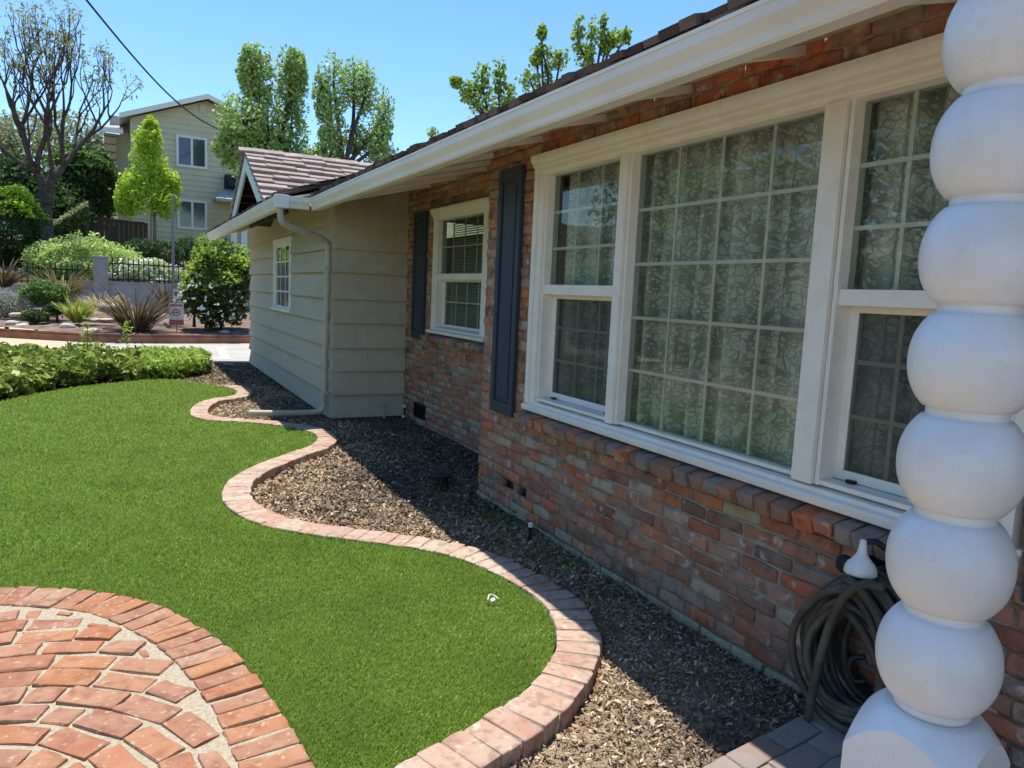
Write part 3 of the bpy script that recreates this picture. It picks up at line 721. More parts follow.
# thin cable down the siding, pipes at its foot
g = MB(); g.tube(cat([(2.55, YG - .03, 1.05), (2.56, YG - .03, .7), (2.62, YG - .028, .35), (2.66, YG - .03, .28)], 6), .004, 5); g.build('wall_cable', m_soffit, house)

# ------------------------------------------------------------------ curtains behind the big window
def curtain(Y0, Y1, z0, z1, X, mat_, amp=.028, wl=.12):
    ny = int((Y1 - Y0) / .012); zs = np.linspace(z0, z1, 8)
    ys = np.linspace(Y0, Y1, ny); V = []; uvs = []; s = 0
    xs = X + amp * np.sin(ys / wl * 6.283 + 1.2 * np.sin(ys * 5)) + .006 * np.sin(ys * 31)
    arc = np.r_[0, np.cumsum(np.hypot(np.diff(xs), np.diff(ys)))]
    for z in zs:
        f = .8 + .2 * (z1 - z) / (z1 - z0)
        for i in range(ny): V.append((X + (xs[i] - X) * f, ys[i], z)); uvs.append((arc[i] * .8, z))
    F = [(r * ny + i, r * ny + i + 1, (r + 1) * ny + i + 1, (r + 1) * ny + i) for r in range(7) for i in range(ny - 1)]
    g = MB(); g.add(V, F); o = g.build('curtain', mat_, None, smooth=True)
    uvl = o.data.uv_layers.new(name='cloth'); vi = np.zeros(len(o.data.loops), dtype=np.int32); o.data.loops.foreach_get('vertex_index', vi)
    uvl.data.foreach_set('uv', np.array(uvs, dtype=np.float32)[vi].ravel())
    return o
o = curtain(2.12, 3.42, .84, 2.42, HX + .135, m_lace); o.name = 'lace_curtain'
tag(o, 'wide white rose-pattern lace curtain behind the large fixed pane of the picture window', 'curtain', 'lace curtains')
o = curtain(1.10, 2.05, .84, 2.42, HX + .145, m_lace); o.name = 'lace_curtain'
tag(o, 'narrow white lace curtain behind the sash window beside the white post', 'curtain', 'lace curtains')
o = curtain(3.54, 4.12, .84, 2.42, HX + .155, m_lace, .03, .2); o.name = 'lace_curtain'
tag(o, 'dim lace curtain behind the sash window next to the navy shutter', 'curtain', 'lace curtains')

# ================================================================== GROUND
setting(polysheet('soil_ground', [(-150, -60), (150, -60), (150, 19.9), (-150, 19.9)], -.07, m_gardensoil)).name = 'ground'

lawn_edge = cat([(-1.35, 10.33), (-.813, 11.33), (-.11, 12.0), (.498, 12.30), (1.0, 11.75), (1.33, 11.02), (1.30, 10.5), (1.16, 10.25), (.86, 9.98), (.66, 9.40), (.62, 8.85), (.78, 8.50), (1.076, 8.32), (1.45, 8.0), (1.63, 7.72), (1.685, 7.35), (1.532, 6.93), (1.081, 6.447), (.72, 5.944), (.585, 5.5), (.575, 5.124), (.69, 4.72), (.925, 4.40), (1.411, 3.966), (1.637, 3.70), (1.758, 3.35), (1.798, 2.97), (1.708, 2.676), (1.558, 2.467), (1.31, 2.276), (1.047, 2.161), (.76, 2.07)], 6)
pat_edge = cat([(.60, .6), (.56, 1.3), (.51, 2.02), (.44, 2.65), (.29, 3.22), (.02, 3.70), (-.28, 3.95), (-.56, 4.07), (-1.1, 4.15), (-2.0, 4.05), (-3.2, 3.5)], 8)
lawn_poly = lawn_edge.tolist() + [(.60, 1.95)] + [tuple(q) for q in pat_edge[pat_edge[:, 1] > 1.99].tolist()] + [(-5, 3.0), (-5.5, 6.5)]
LZ = .03
lw = polysheet('lawn', lawn_poly, LZ, m_lawn, .1); setting(lw)
# blades
def sample(poly, dens_fn, x0, x1, y0, y1, nmax):
    P = np.stack([rng.uniform(x0, x1, nmax), rng.uniform(y0, y1, nmax)], 1)
    D = dens_fn(P); keep = rng.uniform(0, D.max(), nmax) < D
    P = P[keep]; return P[inside(P, np.array(poly))]
def visible(P, z=0, margin=60):
    q = np.c_[P, np.full(len(P), z)] - EYE; c = q @ MC.T
    x = c[:, 0] / c[:, 2] * FPX + 512; y = c[:, 1] / c[:, 2] * FPX + 384
    return (c[:, 2] > 0) & (x > -margin - 180) & (x < 1024 + margin) & (y < 768 + margin + 40)
def grass(P):
    N = len(P); dist = np.linalg.norm(P - 0, axis=1)
    sz = np.clip(dist / 3.2, 1, 3.2)
    az = rng.uniform(0, 6.283, N); tl = rng.uniform(.15, 1.0, N)
    h = rng.uniform(.010, .024, N) * np.clip(sz, 1, 1.3); wd = .0016 * sz * rng.uniform(.7, 1.3, N)
    dirh = np.stack([np.cos(az), np.sin(az), 0 * az], 1)
    a2 = az + 1.57 + rng.uniform(-.6, .6, N); sd = np.stack([np.cos(a2), np.sin(a2), 0 * az], 1)
    b = np.c_[P, np.full(N, LZ)]
    mid = b + dirh * (h * .35 * np.sin(tl))[:, None] + np.array([0, 0, 1]) * (h * .62)[:, None]
    tip = b + dirh * (h * 1.05 * np.sin(tl))[:, None] + np.array([0, 0, 1]) * (h * (.75 + .25 * np.cos(tl)))[:, None]
    q1 = np.stack([b - sd * wd[:, None], b + sd * wd[:, None], mid + sd * wd[:, None] * .8, tip], 1)
    return q1
den = lambda P: 1 / np.clip(np.linalg.norm(P, axis=1), 2.2, 20) ** 1.75
P = sample(lawn_poly, den, -5.5, 2, 1.7, 12.4, 2300000); P = P[visible(P)]
P = P[:420000]
turf = soup('artificial_turf', grass(P), m_grass); tag(turf, 'short bright green artificial turf blades covering the lawn', 'grass', kind='stuff')

# patio: soldier course along the edge, curved rows inside
def ribbon_bricks(mb, path, half_len, width, z, inward, gap=.013, thick=.03, r=.008, jit=.003, mi=0, pale=None, k=6):
    Q = resample(path, width); T = np.gradient(Q, axis=0); T /= np.linalg.norm(T, axis=1)[:, None]
    for q, t in zip(Q, T):
        if not visible(np.array([q]), margin=400)[0]: continue
        nrm = np.array([-t[1], t[0]]) * inward
        a = rng.normal(0, .02); U = np.array([nrm[0], nrm[1], 0]); V = np.array([t[0], t[1], 0]); U, V = U * math.cos(a) + V * math.sin(a), V * math.cos(a) - U * math.sin(a)
        W = unit(np.array([rng.normal(0, .012), rng.normal(0, .012), 1])); U = unit(U - W * (U @ W)); V = np.cross(W, U)
        c = np.array([q[0] + nrm[0] * half_len, q[1] + nrm[1] * half_len, z - thick + rng.normal(0, .0015)])
        brick(mb, c, U, V, W, half_len + rng.normal(0, .002), width / 2 - gap / 2, thick, r=r, k=k, jit=jit, mi=mi if pale is None or rng.random() > pale else 2)
mb = MB(); PZt = .052
ribbon_bricks(mb, pat_edge, .103, .102, PZt, 1, gap=.016)
Qp = resample(pat_edge, .03); Tp = np.gradient(Qp, axis=0); Tp /= np.linalg.norm(Tp, axis=1)[:, None]; Np = np.stack([-Tp[:, 1], Tp[:, 0]], 1)
inner = Qp + Np * .222
inpoly = inner.tolist() + [(-3.5, .5), (-1, -.5)]
occ = np.zeros((900, 900), bool); G0 = np.array([-2.6, .6]); GS = .005
def fp(c, U2, h0, h1, grow=0.0):
    a = np.arange(-h0 - grow, h0 + grow + .002, .004); b = np.arange(-h1 - grow, h1 + grow + .002, .004)
    A, B = np.meshgrid(a, b); V2 = np.array([-U2[1], U2[0]])
    P = c + A.reshape(-1, 1) * U2 + B.reshape(-1, 1) * V2
    ij = ((P - G0) / GS).astype(int)
    return ij[(ij >= 0).all(1) & (ij < 900).all(1)]
gx_, gy_ = np.meshgrid(G0[0] + GS * (np.arange(900) + .5), G0[1] + GS * (np.arange(900) + .5), indexing='ij')
occ = ~inside(np.stack([gx_.ravel(), gy_.ravel()], 1), np.array(inpoly)).reshape(900, 900)
def place(c, ang, h0, h1, maxo=0.0):
    U2 = np.array([math.cos(ang), math.sin(ang)]); ij = fp(c, U2, h0, h1, .003)
    if len(ij) < 10 or occ[ij[:, 0], ij[:, 1]].mean() > maxo: return False
    ij = fp(c, U2, h0, h1, .0); occ[ij[:, 0], ij[:, 1]] = True
    W = unit(np.array([rng.normal(0, .01), rng.normal(0, .01), 1])); U = np.array([U2[0], U2[1], 0]); U = unit(U - W * (U @ W))
    brick(mb, (c[0], c[1], PZt - .03 + rng.normal(0, .002)), U, np.cross(W, U), W, h0, h1, .03, r=.0065, k=6, jit=.0028)
    return True
for k in [0, 1, 2, 3, 4, 5, 6, 7, 8, 9, -1, -2, -3, -4, -5, -6]:
    C = np.array([-.64, 2.10]); rr = .90 + .119 * k
    if rr < .1: continue
    th = math.radians(200 + 40 * rng.random())
    while th > math.radians(-60):
        ln = rng.choice([.205, .205, .205, .205, .11]) * rng.uniform(.97, 1.05); dth = (ln + .017) / rr
        tc = th - dth / 2; th -= dth
        if not visible(np.array([C + rr * np.array([math.cos(tc), math.sin(tc)])]), margin=250)[0]: continue
        hh = .0495 * rng.uniform(.96, 1.04)
        for f, sh, g in ((1, 0, 1), (.72, .25, 1), (.72, -.25, 1), (.48, .5, 1), (.48, -.5, 1), (1, 0, .72), (.5, 0, .9), (.3, .66, 1), (.3, -.66, 1), (.6, 0, .6), (.3, 0, .6)):
            t2 = tc - sh * ln / 2 / rr; c = C + (rr - (1 - g) * hh) * np.array([math.cos(t2), math.sin(t2)])
            if place(c + rng.normal(0, .002, 2), t2 + math.pi / 2 + rng.normal(0, .02), ln / 2 * f, hh * g, .035): break
for h0 in (.10, .085, .07, .055, .042, .032):     # cut pieces filling what is left
    for _ in range(3800):
        c = np.array([rng.uniform(-1.0, .36), rng.uniform(2.0, 4.0)])
        ij = ((c - G0) / GS).astype(int)
        if occ[ij[0], ij[1]] or not visible(np.array([c]), margin=60)[0]: continue
        ta = math.atan2(c[1] - 2.6, c[0] + .7) + math.pi / 2
        place(c, ta + rng.normal(0, .45), h0, min(.05, h0 * rng.uniform(.35, .8)), 0)
patio_b = mb.build('brick_patio', [m_patiobrick], None, smooth=True); setting(patio_b)
ps = [tuple(q) for q in (Qp + Np * .006).tolist()] + [(-3.5, .5), (-1, -.6)]
g = polysheet('patio_mortar', ps, PZt - .009, m_patiomortar, .1); setting(g)

# brick edging of the beds
edge_path = lawn_edge[(np.arange(len(lawn_edge)) >= 6 * 5 - 2)]
mb = MB(); EZ = .045
ep = resample(edge_path, .02)
wid = np.interp(np.arange(len(ep)), [0, len(ep) * .15, len(ep) * .6, len(ep)], [.085, .10, .105, .105])
Q = resample(edge_path, .100); T = np.gradient(Q, axis=0); T /= np.linalg.norm(T, axis=1)[:, None]
for i in range(len(Q)):
    q, t = Q[i], T[i]; nrm = np.array([-t[1], t[0]])
    if inside(np.array([q + nrm * .1]), np.array(lawn_poly))[0]: nrm = -nrm
    U = unit(np.array([nrm[0], nrm[1], 0]) + rng.normal(0, .02, 3) * [1, 1, .4]); W = np.array([0, 0, 1.]); W = unit(W - U * (U @ W)); V = np.cross(W, U)
    hl = .097 + rng.normal(0, .0015)
    c = np.array([*(q + nrm * (hl + .006)), EZ - .05 + rng.normal(0, .0012)])
    brick(mb, c, U, V, W, hl, .0478, .05, r=.007, k=6, jit=.002)
Tq = np.gradient(ep, axis=0); Tq /= np.linalg.norm(Tq, axis=1)[:, None]; Nq = np.stack([-Tq[:, 1], Tq[:, 0]], 1)
flip = 1 if not inside(np.array([ep[len(ep) // 2] + Nq[len(ep) // 2] * .1]), np.array(lawn_poly))[0] else -1
A_ = ep + Nq * flip * .012; B_ = ep + Nq * flip * .19
for i in range(len(ep) - 1):
    mb.add([(*A_[i], EZ - .005), (*A_[i + 1], EZ - .005), (*B_[i + 1], EZ - .005), (*B_[i], EZ - .005), (*B_[i + 1], -.06), (*B_[i], -.06)], [(0, 1, 2, 3), (3, 2, 4, 5)], 1)
o = mb.build('brick_edging', [m_edgebrick, m_patiomortar], None, smooth=True); tag(o, 'winding pale pink brick edging between the green turf and the wood chip bed', 'edging')

# soil of the beds, gently uneven
def soil_grid(name, x0, x1, y0, y1, step, zf, mat_):
    xs = np.arange(x0, x1 + step / 2, step); ys = np.arange(y0, y1 + step / 2, step)
    X, Y = np.meshgrid(xs, ys); Z = zf(X, Y); V = np.stack([X, Y, Z], -1).reshape(-1, 3); n = len(xs)
    F = [(j * n + i, j * n + i + 1, (j + 1) * n + i + 1, (j + 1) * n + i) for j in range(len(ys) - 1) for i in range(n - 1)]
    g = MB(); g.add(V, F); return g.build(name, mat_, None, smooth=True)
def bedz(X, Y): return -.028 + .012 * np.sin(X * 5 + Y * 2.1) * np.sin(Y * 3.3) + .008 * np.sin(X * 13 + 1) * np.sin(Y * 11)
setting(soil_grid('planting_bed', .35, 3.1, .9, 15.2, .05, bedz, m_soil))
# wood chips
def chips(P, z, size, seed=0):
    N = len(P); L = size * rng.uniform(.4, 1.5, N); W_ = L * rng.uniform(.18, .5, N)
    nrm = unit(rng.normal(size=(N, 3)) * np.array([.55, .55, .3]) + np.array([0, 0, 1.])); d = unit(np.cross(nrm, rng.normal(size=(N, 3)))); e = np.cross(nrm, d)
    c = np.c_[P, z + rng.uniform(0, .014, N)]
    k = rng.uniform(.4, 1, (N, 1))
    return np.stack([c - d * L[:, None] / 2 - e * W_[:, None] / 2 * k, c + d * L[:, None] / 2 - e * W_[:, None] / 2, c + d * L[:, None] / 2 * k + e * W_[:, None] / 2, c - d * L[:, None] / 2 + e * W_[:, None] / 2 * k], 1)
den = lambda P: 1 / np.clip(np.linalg.norm(P, axis=1), 2.2, 20) ** 1.5
P = np.stack([rng.uniform(.4, 3.05, 900000), rng.uniform(1.3, 15.0, 900000)], 1)
D = den(P); P = P[rng.uniform(0, D.max(), len(P)) < D]
P = P[~inside(P, np.array(lawn_poly))]; P = P[visible(P)]
P = P[~((P[:, 0] > HX) & (P[:, 1] < YC)) & ~((P[:, 0] > GX) & (P[:, 1] > YG))]
dd = np.min(np.linalg.norm(P[:, None, :] - resample(edge_path, .08)[None], axis=2), axis=1) if len(P) < 200000 else np.ones(len(P))
bare = (np.clip((2.9 - P[:, 1]) / .8, 0, 1) * .62 + .15) * (.6 + .4 * np.sin(P[:, 0] * 9 + 2) * np.sin(P[:, 1] * 7)) * (P[:, 0] < 2.15)
P = P[((dd > .19) & (rng.random(len(P)) > bare)) | (rng.random(len(P)) < .012)][:150000]
dist = np.linalg.norm(P, axis=1)
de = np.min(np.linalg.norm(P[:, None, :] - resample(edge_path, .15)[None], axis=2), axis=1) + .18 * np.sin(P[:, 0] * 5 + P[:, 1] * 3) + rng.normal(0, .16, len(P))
m_chipdark = mat('eave_shade_wood_chip', None, ramp=[(.05, .038, .03), (.12, .09, .065), (.21, .16, .115), (.08, .06, .045), (.16, .12, .085), (.34, .28, .20)], rough=.95, spec=.15)  # for chips nearer the wall, eave shade partly put into the colour
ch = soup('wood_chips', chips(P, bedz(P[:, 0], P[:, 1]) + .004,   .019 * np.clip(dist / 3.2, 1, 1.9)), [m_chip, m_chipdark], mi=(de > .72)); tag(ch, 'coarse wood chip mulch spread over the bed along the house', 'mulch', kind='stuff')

Pw = np.stack([rng.uniform(2.05, 2.40, 500), 3.4 + 1.9 * rng.uniform(0, 1, 500) ** 1.3], 1)
Pw = np.vstack([Pw, np.stack([rng.uniform(1.9, 2.4, 120), rng.uniform(1.9, 3.4, 120)], 1)])
cl = Pw[rng.integers(0, len(Pw), 70)]; Pw = np.repeat(cl, 12, axis=0) + rng.normal(0, .035, (840, 2)); Pw = Pw[Pw[:, 0] < 2.40]
wd = soup('tiny_weeds', leaves_V(np.c_[Pw, rng.uniform(-.01, .03, len(Pw))], .022, .5, .5), L_mid); tag(wd, 'tiny green weeds scattered along the foot of the brick wall', 'weeds', kind='stuff')
Pl_ = np.stack([rng.uniform(.8, 2.4, 500), rng.uniform(1.9, 8, 500)], 1); Pl_ = Pl_[~inside(Pl_, np.array(lawn_poly))]
dd = np.min(np.linalg.norm(Pl_[:, None, :] - resample(edge_path, .08)[None], axis=2), axis=1)
kp = dd > .2; Pl_ = Pl_[kp][:260]
lit = soup('dry_leaf_litter', leaves_V(np.c_[Pl_, np.full(len(Pl_), .004)], .030, 1.5, .6), mat('dry_leaf', None, ramp=[(.50, .42, .30), (.38, .28, .17), (.60, .54, .42)], rough=.9)); tag(lit, 'pale dry leaf scraps strewn over the mulch', 'leaf litter', kind='stuff')

# porch paving
mb = MB(); pz = .095
for i, y in enumerate(np.arange(1.53, -.6, -.107)):
    x = 1.5 + (i % 2) * .1
    while x < 2.36:
        L = .203; yy = y + .10 * math.sin((x - 1.5) * 1.6)
        brick(mb, (x + L / 2, yy, pz - .03), (1, .12 if i == 0 else .1, 0), (-.1, 1, 0), (0, 0, 1), L / 2 - .003, .050, .032, r=.008, k=6, jit=.0025)
        x += L + .004
mb.box((1.46, -1.6, -.06), (HX - .01, 1.54, pz - .007), 1)
o = mb.build('porch_paving', [m_porchbrick, m_mortar], None, smooth=True); setting(o)

# ================================================================== PORCH POST
px_, py_ = 1.408, .798
post = empty('porch_post', (px_, py_, pz), 'white porch post turned into a stack of large balls on a square plinth', 'post')
mb = MB(); prof = []; z = .778; pitch = .1955; hh = pitch; R = .110
nb = 9
for i in range(nb):
    zc = z + pitch * (i + .5)
    prof += [(.0700, z + pitch * i - .0045), (.0698, z + pitch * i), (.0698, z + pitch * i + .010), (.0700, z + pitch * i + .0130)]
    for t in np.linspace(-1.0, 1.0, 25):
        prof.append((R * math.sqrt(1 - .50 * abs(t) ** 2.15), zc + (hh / 2 - .0100) * t + .0042))
prof.append((.062, z + pitch * nb))
mb.lathe(prof, 56, (px_, py_)); mb.build('turned_shaft', m_post, post, smooth=True)
# square plinth with a turned shoulder (dome cut by the four faces)
mb = MB(); n = 40; hwid = .111; ang = math.radians(8)
def shoulder(r): return .772 - .085 * max(0, (r - .085) / .065) ** 1.35
gr = np.linspace(-hwid, hwid, n + 1); V = []; 
for y in gr:
    for x in gr: V.append((x, y, shoulder(math.hypot(x, y))))
F = [(j * (n + 1) + i, j * (n + 1) + i + 1, (j + 1) * (n + 1) + i + 1, (j + 1) * (n + 1) + i) for j in range(n) for i in range(n)]
base = len(V)
def side(ix):
    global V, F
    b0 = len(V)
    for k in ix: V.append((V[k][0], V[k][1], pz))
    for q in range(len(ix) - 1): F.append((ix[q], b0 + q, b0 + q + 1, ix[q + 1]))
side([i for i in range(n + 1)]); side([j * (n + 1) + n for j in range(n + 1)]); side([n * (n + 1) + i for i in range(n, -1, -1)]); side([j * (n + 1) for j in range(n, -1, -1)])
V = [(px_ + x * math.cos(ang) - y * math.sin(ang), py_ + x * math.sin(ang) + y * math.cos(ang), zz) for x, y, zz in V]
mb.add(V, F); mb.build('plinth', m_post, post)

# ================================================================== HOSE AND SMALL THINGS BY THE WALL
hose = empty('garden_hose', (2.32, 1.56, .08), 'coiled grey-brown garden hose hanging on the brick wall beside the post', 'garden hose')
NL = 21; kk = np.arange(NL + 1)
def smooth_rand(a): return rng.uniform(-a, a, NL + 1)
PX = 2.392 - .0112 * kk + smooth_rand(.010); PYc = 1.548 + smooth_rand(.016); PZc = .385 + smooth_rand(.012)
PRY = .225 - .017 * ((kk * 4) % 7) + smooth_rand(.010); PRZ = .262 - .020 * ((kk * 4) % 7) + smooth_rand(.010)
tt = np.linspace(0, NL, NL * 32); ip = lambda a: np.interp(tt, kk, a)
th = tt * 2 * np.pi; cs, sn = np.cos(th), np.sin(th)
pts = np.stack([ip(PX) + .012 * np.sin(2 * th + tt), ip(PYc) + ip(PRY) * sn * (1 - .18 * np.maximum(0, cs)), ip(PZc) + ip(PRZ) * cs - .02 * (1 - cs)], 1)
mb = MB(); mb.tube(np.array(pts), .0150, 10); coil = mb.build('hose_coil', m_hose, hose, smooth=True)
mb = MB(); mb.tube(cat([(2.18, 1.43, .655), (2.165, 1.50, .64), (2.15, 1.56, .56), (2.14, 1.60, .40), (2.13, 1.62, .2), (2.12, 1.625, .03)], 8), .0155, 10); mb.build('hose_end', m_hose, hose, smooth=True)
mb = MB(); mb.tube(cat([(2.23, 1.50, .37), (2.21, 1.53, .36), (2.20, 1.54, .32), (2.21, 1.52, .28), (2.23, 1.49, .29)], 6), .010, 8); mb.build('hose_clamp', m_black, hose, smooth=True)
hang = empty('hose_hanger', (2.35, 1.60, .66), 'white and black hose hanger on the brick wall holding the coiled hose', 'hose hanger')
mb = MB()
mb.tube([(2.42, 1.60, .66), (2.36, 1.60, .665), (2.24, 1.60, .66), (2.20, 1.60, .675)], [.014, .026, .030, .033], 16); mb.build('support_arm', m_black, hang, smooth=True)
mb = MB(); mb.lathe([(.001, .775), (.011, .772), (.013, .745), (.018, .722), (.034, .700), (.044, .690), (.052, .672), (.054, .656), (.048, .650), (.040, .662), (.020, .69)], 24, (2.225, 1.553)); mb.build('valve_cap', m_white, hang, smooth=True)
mb = MB(); mb.lathe([(.001, .672), (.030, .670), (.036, .640), (.034, .600), (.028, .585)], 20, (2.225, 1.553)); mb.build('valve_body', m_black, hang, smooth=True)
mb = MB(); mb.tube([(2.235, 1.55, .765), (2.255, 1.53, .772), (2.28, 1.50, .75), (2.34, 1.48, .70)], .011, 10); mb.build('hose_connector', m_black, hang, smooth=True)

g = MB(); g.tube([(2.28, 3.93, -.03), (2.28, 3.93, .075)], .011, 10, 0); g.tube([(2.28, 3.93, .0755), (2.28, 3.93, .098), (2.28, 3.93, .104)], [.016, .016, .010], 12, 1)
o = g.build('irrigation_riser', [m_black, m_white], None, smooth=False); tag(o, 'short black irrigation riser with a white cap at the foot of the brick wall', 'pipe')
g = MB(); g.tube(cat([(2.76, 8.46, -.03), (2.76, 8.46, .10), (2.75, 8.46, .145), (2.70, 8.45, .165), (2.67, 8.44, .15)], 5), .014, 10)
o = g.build('drain_pipe', m_downspout, None, smooth=True); tag(o, 'small bent beige pipe rising from the mulch against the siding end wall', 'pipe')
g = MB(); g.tube([(3.0, 8.40, -.03), (3.0, 8.40, .13)], .012, 10, 0); g.tube([(3.0, 8.40, .1305), (3.0, 8.40, .16)], .02, 10, 1); g.tube([(3.0, 8.40, .02), (2.97, 8.36, .02)], .016, 8, 1)
o = g.build('garden_tap', [m_black, m_white], None); tag(o, 'small white-topped tap in the dark corner between siding and brick', 'tap')
g = MB(); g.lathe([(.001, .10), (.03, .105), (.075, .098), (.080, .090), (.078, .082)], 20, (2.22, 5.28)); g.tube([(2.22, 5.28, -.03), (2.22, 5.28, .09)], .05, 16)
o = g.build('path_light', m_black, None); tag(o, 'low black round garden light in the mulch by the brick corner', 'garden light')
g = MB(); t = cat([(1.545, 3.045, .062), (1.56, 3.06, .078), (1.585, 3.062, .072), (1.60, 3.04, .06)], 5); g.tube(t, [.0035] * len(t), 6); g.obox((1.57, 3.04, .060), (.012, .003, .002), (0, .008, .003), (0, 0, .0015))
o = g.build('paper_scrap', m_white, None); tag(o, 'tiny crumpled white scrap lying on the turf near the edging', 'scrap')

# ================================================================== STREET AND FRONT GARDEN ACROSS IT
def gz_(Y):      # rising ground beyond the kerb
    return float(np.interp(Y, [19.9, 21, 27, 27.3, 31, 35, 40, 60, 90, 150, 400], [.16, .24, .52, 1.25, 1.9, 2.75, 3.15, 7.0, 12.0, 17, 20]))
kerb_line = cat([(-16, 25.5), (-9, 23.5), (-5, 22.2), (-2.73, 21.2), (-1.4, 20.3), (-.06, 19.85), (1.4, 19.9), (2.9, 20.15), (6, 20.4), (20, 20.6)], 6)
road = polysheet('road', [(-40, 15.2), (40, 15.2), (40, 20.7), (2.9, 20.15), (-.06, 19.86), (-2.73, 21.25), (-5, 22.3), (-16, 25.6), (-40, 33)], -.01, m_concrete); setting(road)
g = polysheet('pavement', [(-30, 16.4), (-1.9, 16.4), (-1.15, 18.2), (-1.2, 20.1), (-2.73, 21.15), (-5, 22.2), (-16, 25.4), (-30, 29.5)], -.004, m_tanconc); setting(g)
a, b = at(225, 349, 18.6), at(238, 365, 15.9)
mbk = MB(); mbk.add([(1.70, 15.9, -.003), (1.86, 15.9, -.003), (2.06, 18.6, -.003), (1.86, 18.6, -.003)], [(0, 1, 2, 3)])
setting(mbk.build('road_marking', m_white))
mb = MB(); K = kerb_line
for i in range(len(K) - 1):
    t = unit(K[i + 1] - K[i]); nn = np.array([-t[1], t[0]]); p, q = K[i], K[i + 1]
    for z0, z1, o0, o1 in ((-.06, .13, 0, .16), (.13, .20, .05, .20)):
        mb.add([(*(p + nn * o0), z0), (*(q + nn * o0), z0), (*(q + nn * o1), z0), (*(p + nn * o1), z0), (*(p + nn * o0), z1), (*(q + nn * o0), z1), (*(q + nn * o1), z1), (*(p + nn * o1), z1)],
               [(4, 5, 6, 7), (0, 1, 5, 4), (2, 3, 7, 6)])
setting(mb.build('kerb', m_kerbred))
ys = np.array([19.9, 20.4, 21, 22, 23, 24, 25, 26, 26.95, 27.0, 27.3, 29, 31, 33, 35, 37, 40, 50, 60, 75, 90, 120, 150, 250, 400]); xs = np.r_[np.linspace(-150, -14, 20), np.arange(-13, 14, .5), np.linspace(15, 150, 20)]
V = []; kx = K[:, 0]; ky = K[:, 1]
for Y in ys:
    for x in xs:
        y0 = np.interp(x, kx, ky) + .12
        yy = max(Y, y0) if Y < 26 else Y
        V.append((x, yy, (gz_(yy) if yy < 27 else (gz_(Y) if x > -30 else gz_(Y))) + (.05 * math.sin(x * 1.3) * math.sin(Y * 1.1) if Y > 20.5 else 0) - (.0 if Y > 19.95 else .0) + (8 * math.exp(-((x + 5) / 40) ** 2) if Y > 200 else 0)))
n = len(xs); F = [(j * n + i, j * n + i + 1, (j + 1) * n + i + 1, (j + 1) * n + i) for j in range(len(ys) - 1) for i in range(n - 1)]
g = MB(); g.add(V, F, 0); g.m = [0 if ys[k // (n - 1)] < 27.2 else 1 for k in range(len(F))]
terrain = g.build('terrain', [m_gardensoil, m_hill], None, smooth=True); setting(terrain)

# ---- groundcover between turf and road
gcpoly = np.array([(-6, 7.0), (-1.45, 10.35), (-.9, 11.4), (-.2, 12.15), (.45, 12.45), (.75, 12.75), (1.3, 13.6), (1.2, 15.0), (-1.5, 15.3), (-3.2, 15.3), (-7, 15.3)])
P = np.stack([rng.uniform(-4.2, 1.5, 90000), rng.uniform(7.5, 15.4, 90000)], 1); P = P[inside(P, gcpoly)]; P = P[visible(P, .2, 40)][:34000]
hgt = .23 + .10 * np.sin(P[:, 0] * 2.3) * np.sin(P[:, 1] * 1.9) + .06 * np.sin(P[:, 0] * 7 + P[:, 1] * 5) + rng.normal(0, .035, len(P))
hgt *= np.clip((1.6 - P[:, 0]) / 1.6, .45, 1)
ze = hgt * (1 - .75 * rng.uniform(0, 1, len(P)) ** 2.2)
gv = soup('ground_cover', leaves_V(np.c_[P, ze], .105, up=.55, aspect=.85), L_ivy); tag(gv, 'low glossy green ground cover in a band between the turf and the road', 'ground cover', kind='stuff')
P = np.stack([rng.uniform(.2, 1.35, 4000), rng.uniform(12.3, 15.2, 4000)], 1); P = P[inside(P, gcpoly)]
g = soup('ground_cover', leaves_V(np.c_[P, rng.uniform(.05, .32, len(P))], .09, up=.6, aspect=.6), L_limegrn); tag(g, 'yellow-green young ground cover at the end of the bed by the siding wall', 'ground cover', kind='stuff')
def weed(px, py, Yd, h, label):
    p = at(px, py, Yd); r = empty('wild_stem', (p[0], p[1], .05), label, 'plant')
    g = MB(); top = np.array([p[0], p[1], .1 + h]); g.tube([(p[0], p[1], .05), tuple(top)], .006, 5); g.build('stem', L_mid, r)
    Q = np.array([[p[0], p[1], .25 + h * t] for t in rng.uniform(.2, .9, 60)]) + rng.normal(0, .05, (60, 3)); soup('foliage', leaves_V(Q, .07, .5, .5), L_limegrn, r)
weed(88, 355, 14.5, .62, 'tall lime-green shoot standing up from the left part of the ground cover')
weed(127, 352, 15, .55, 'slim pale shoot standing up from the middle of the ground cover')

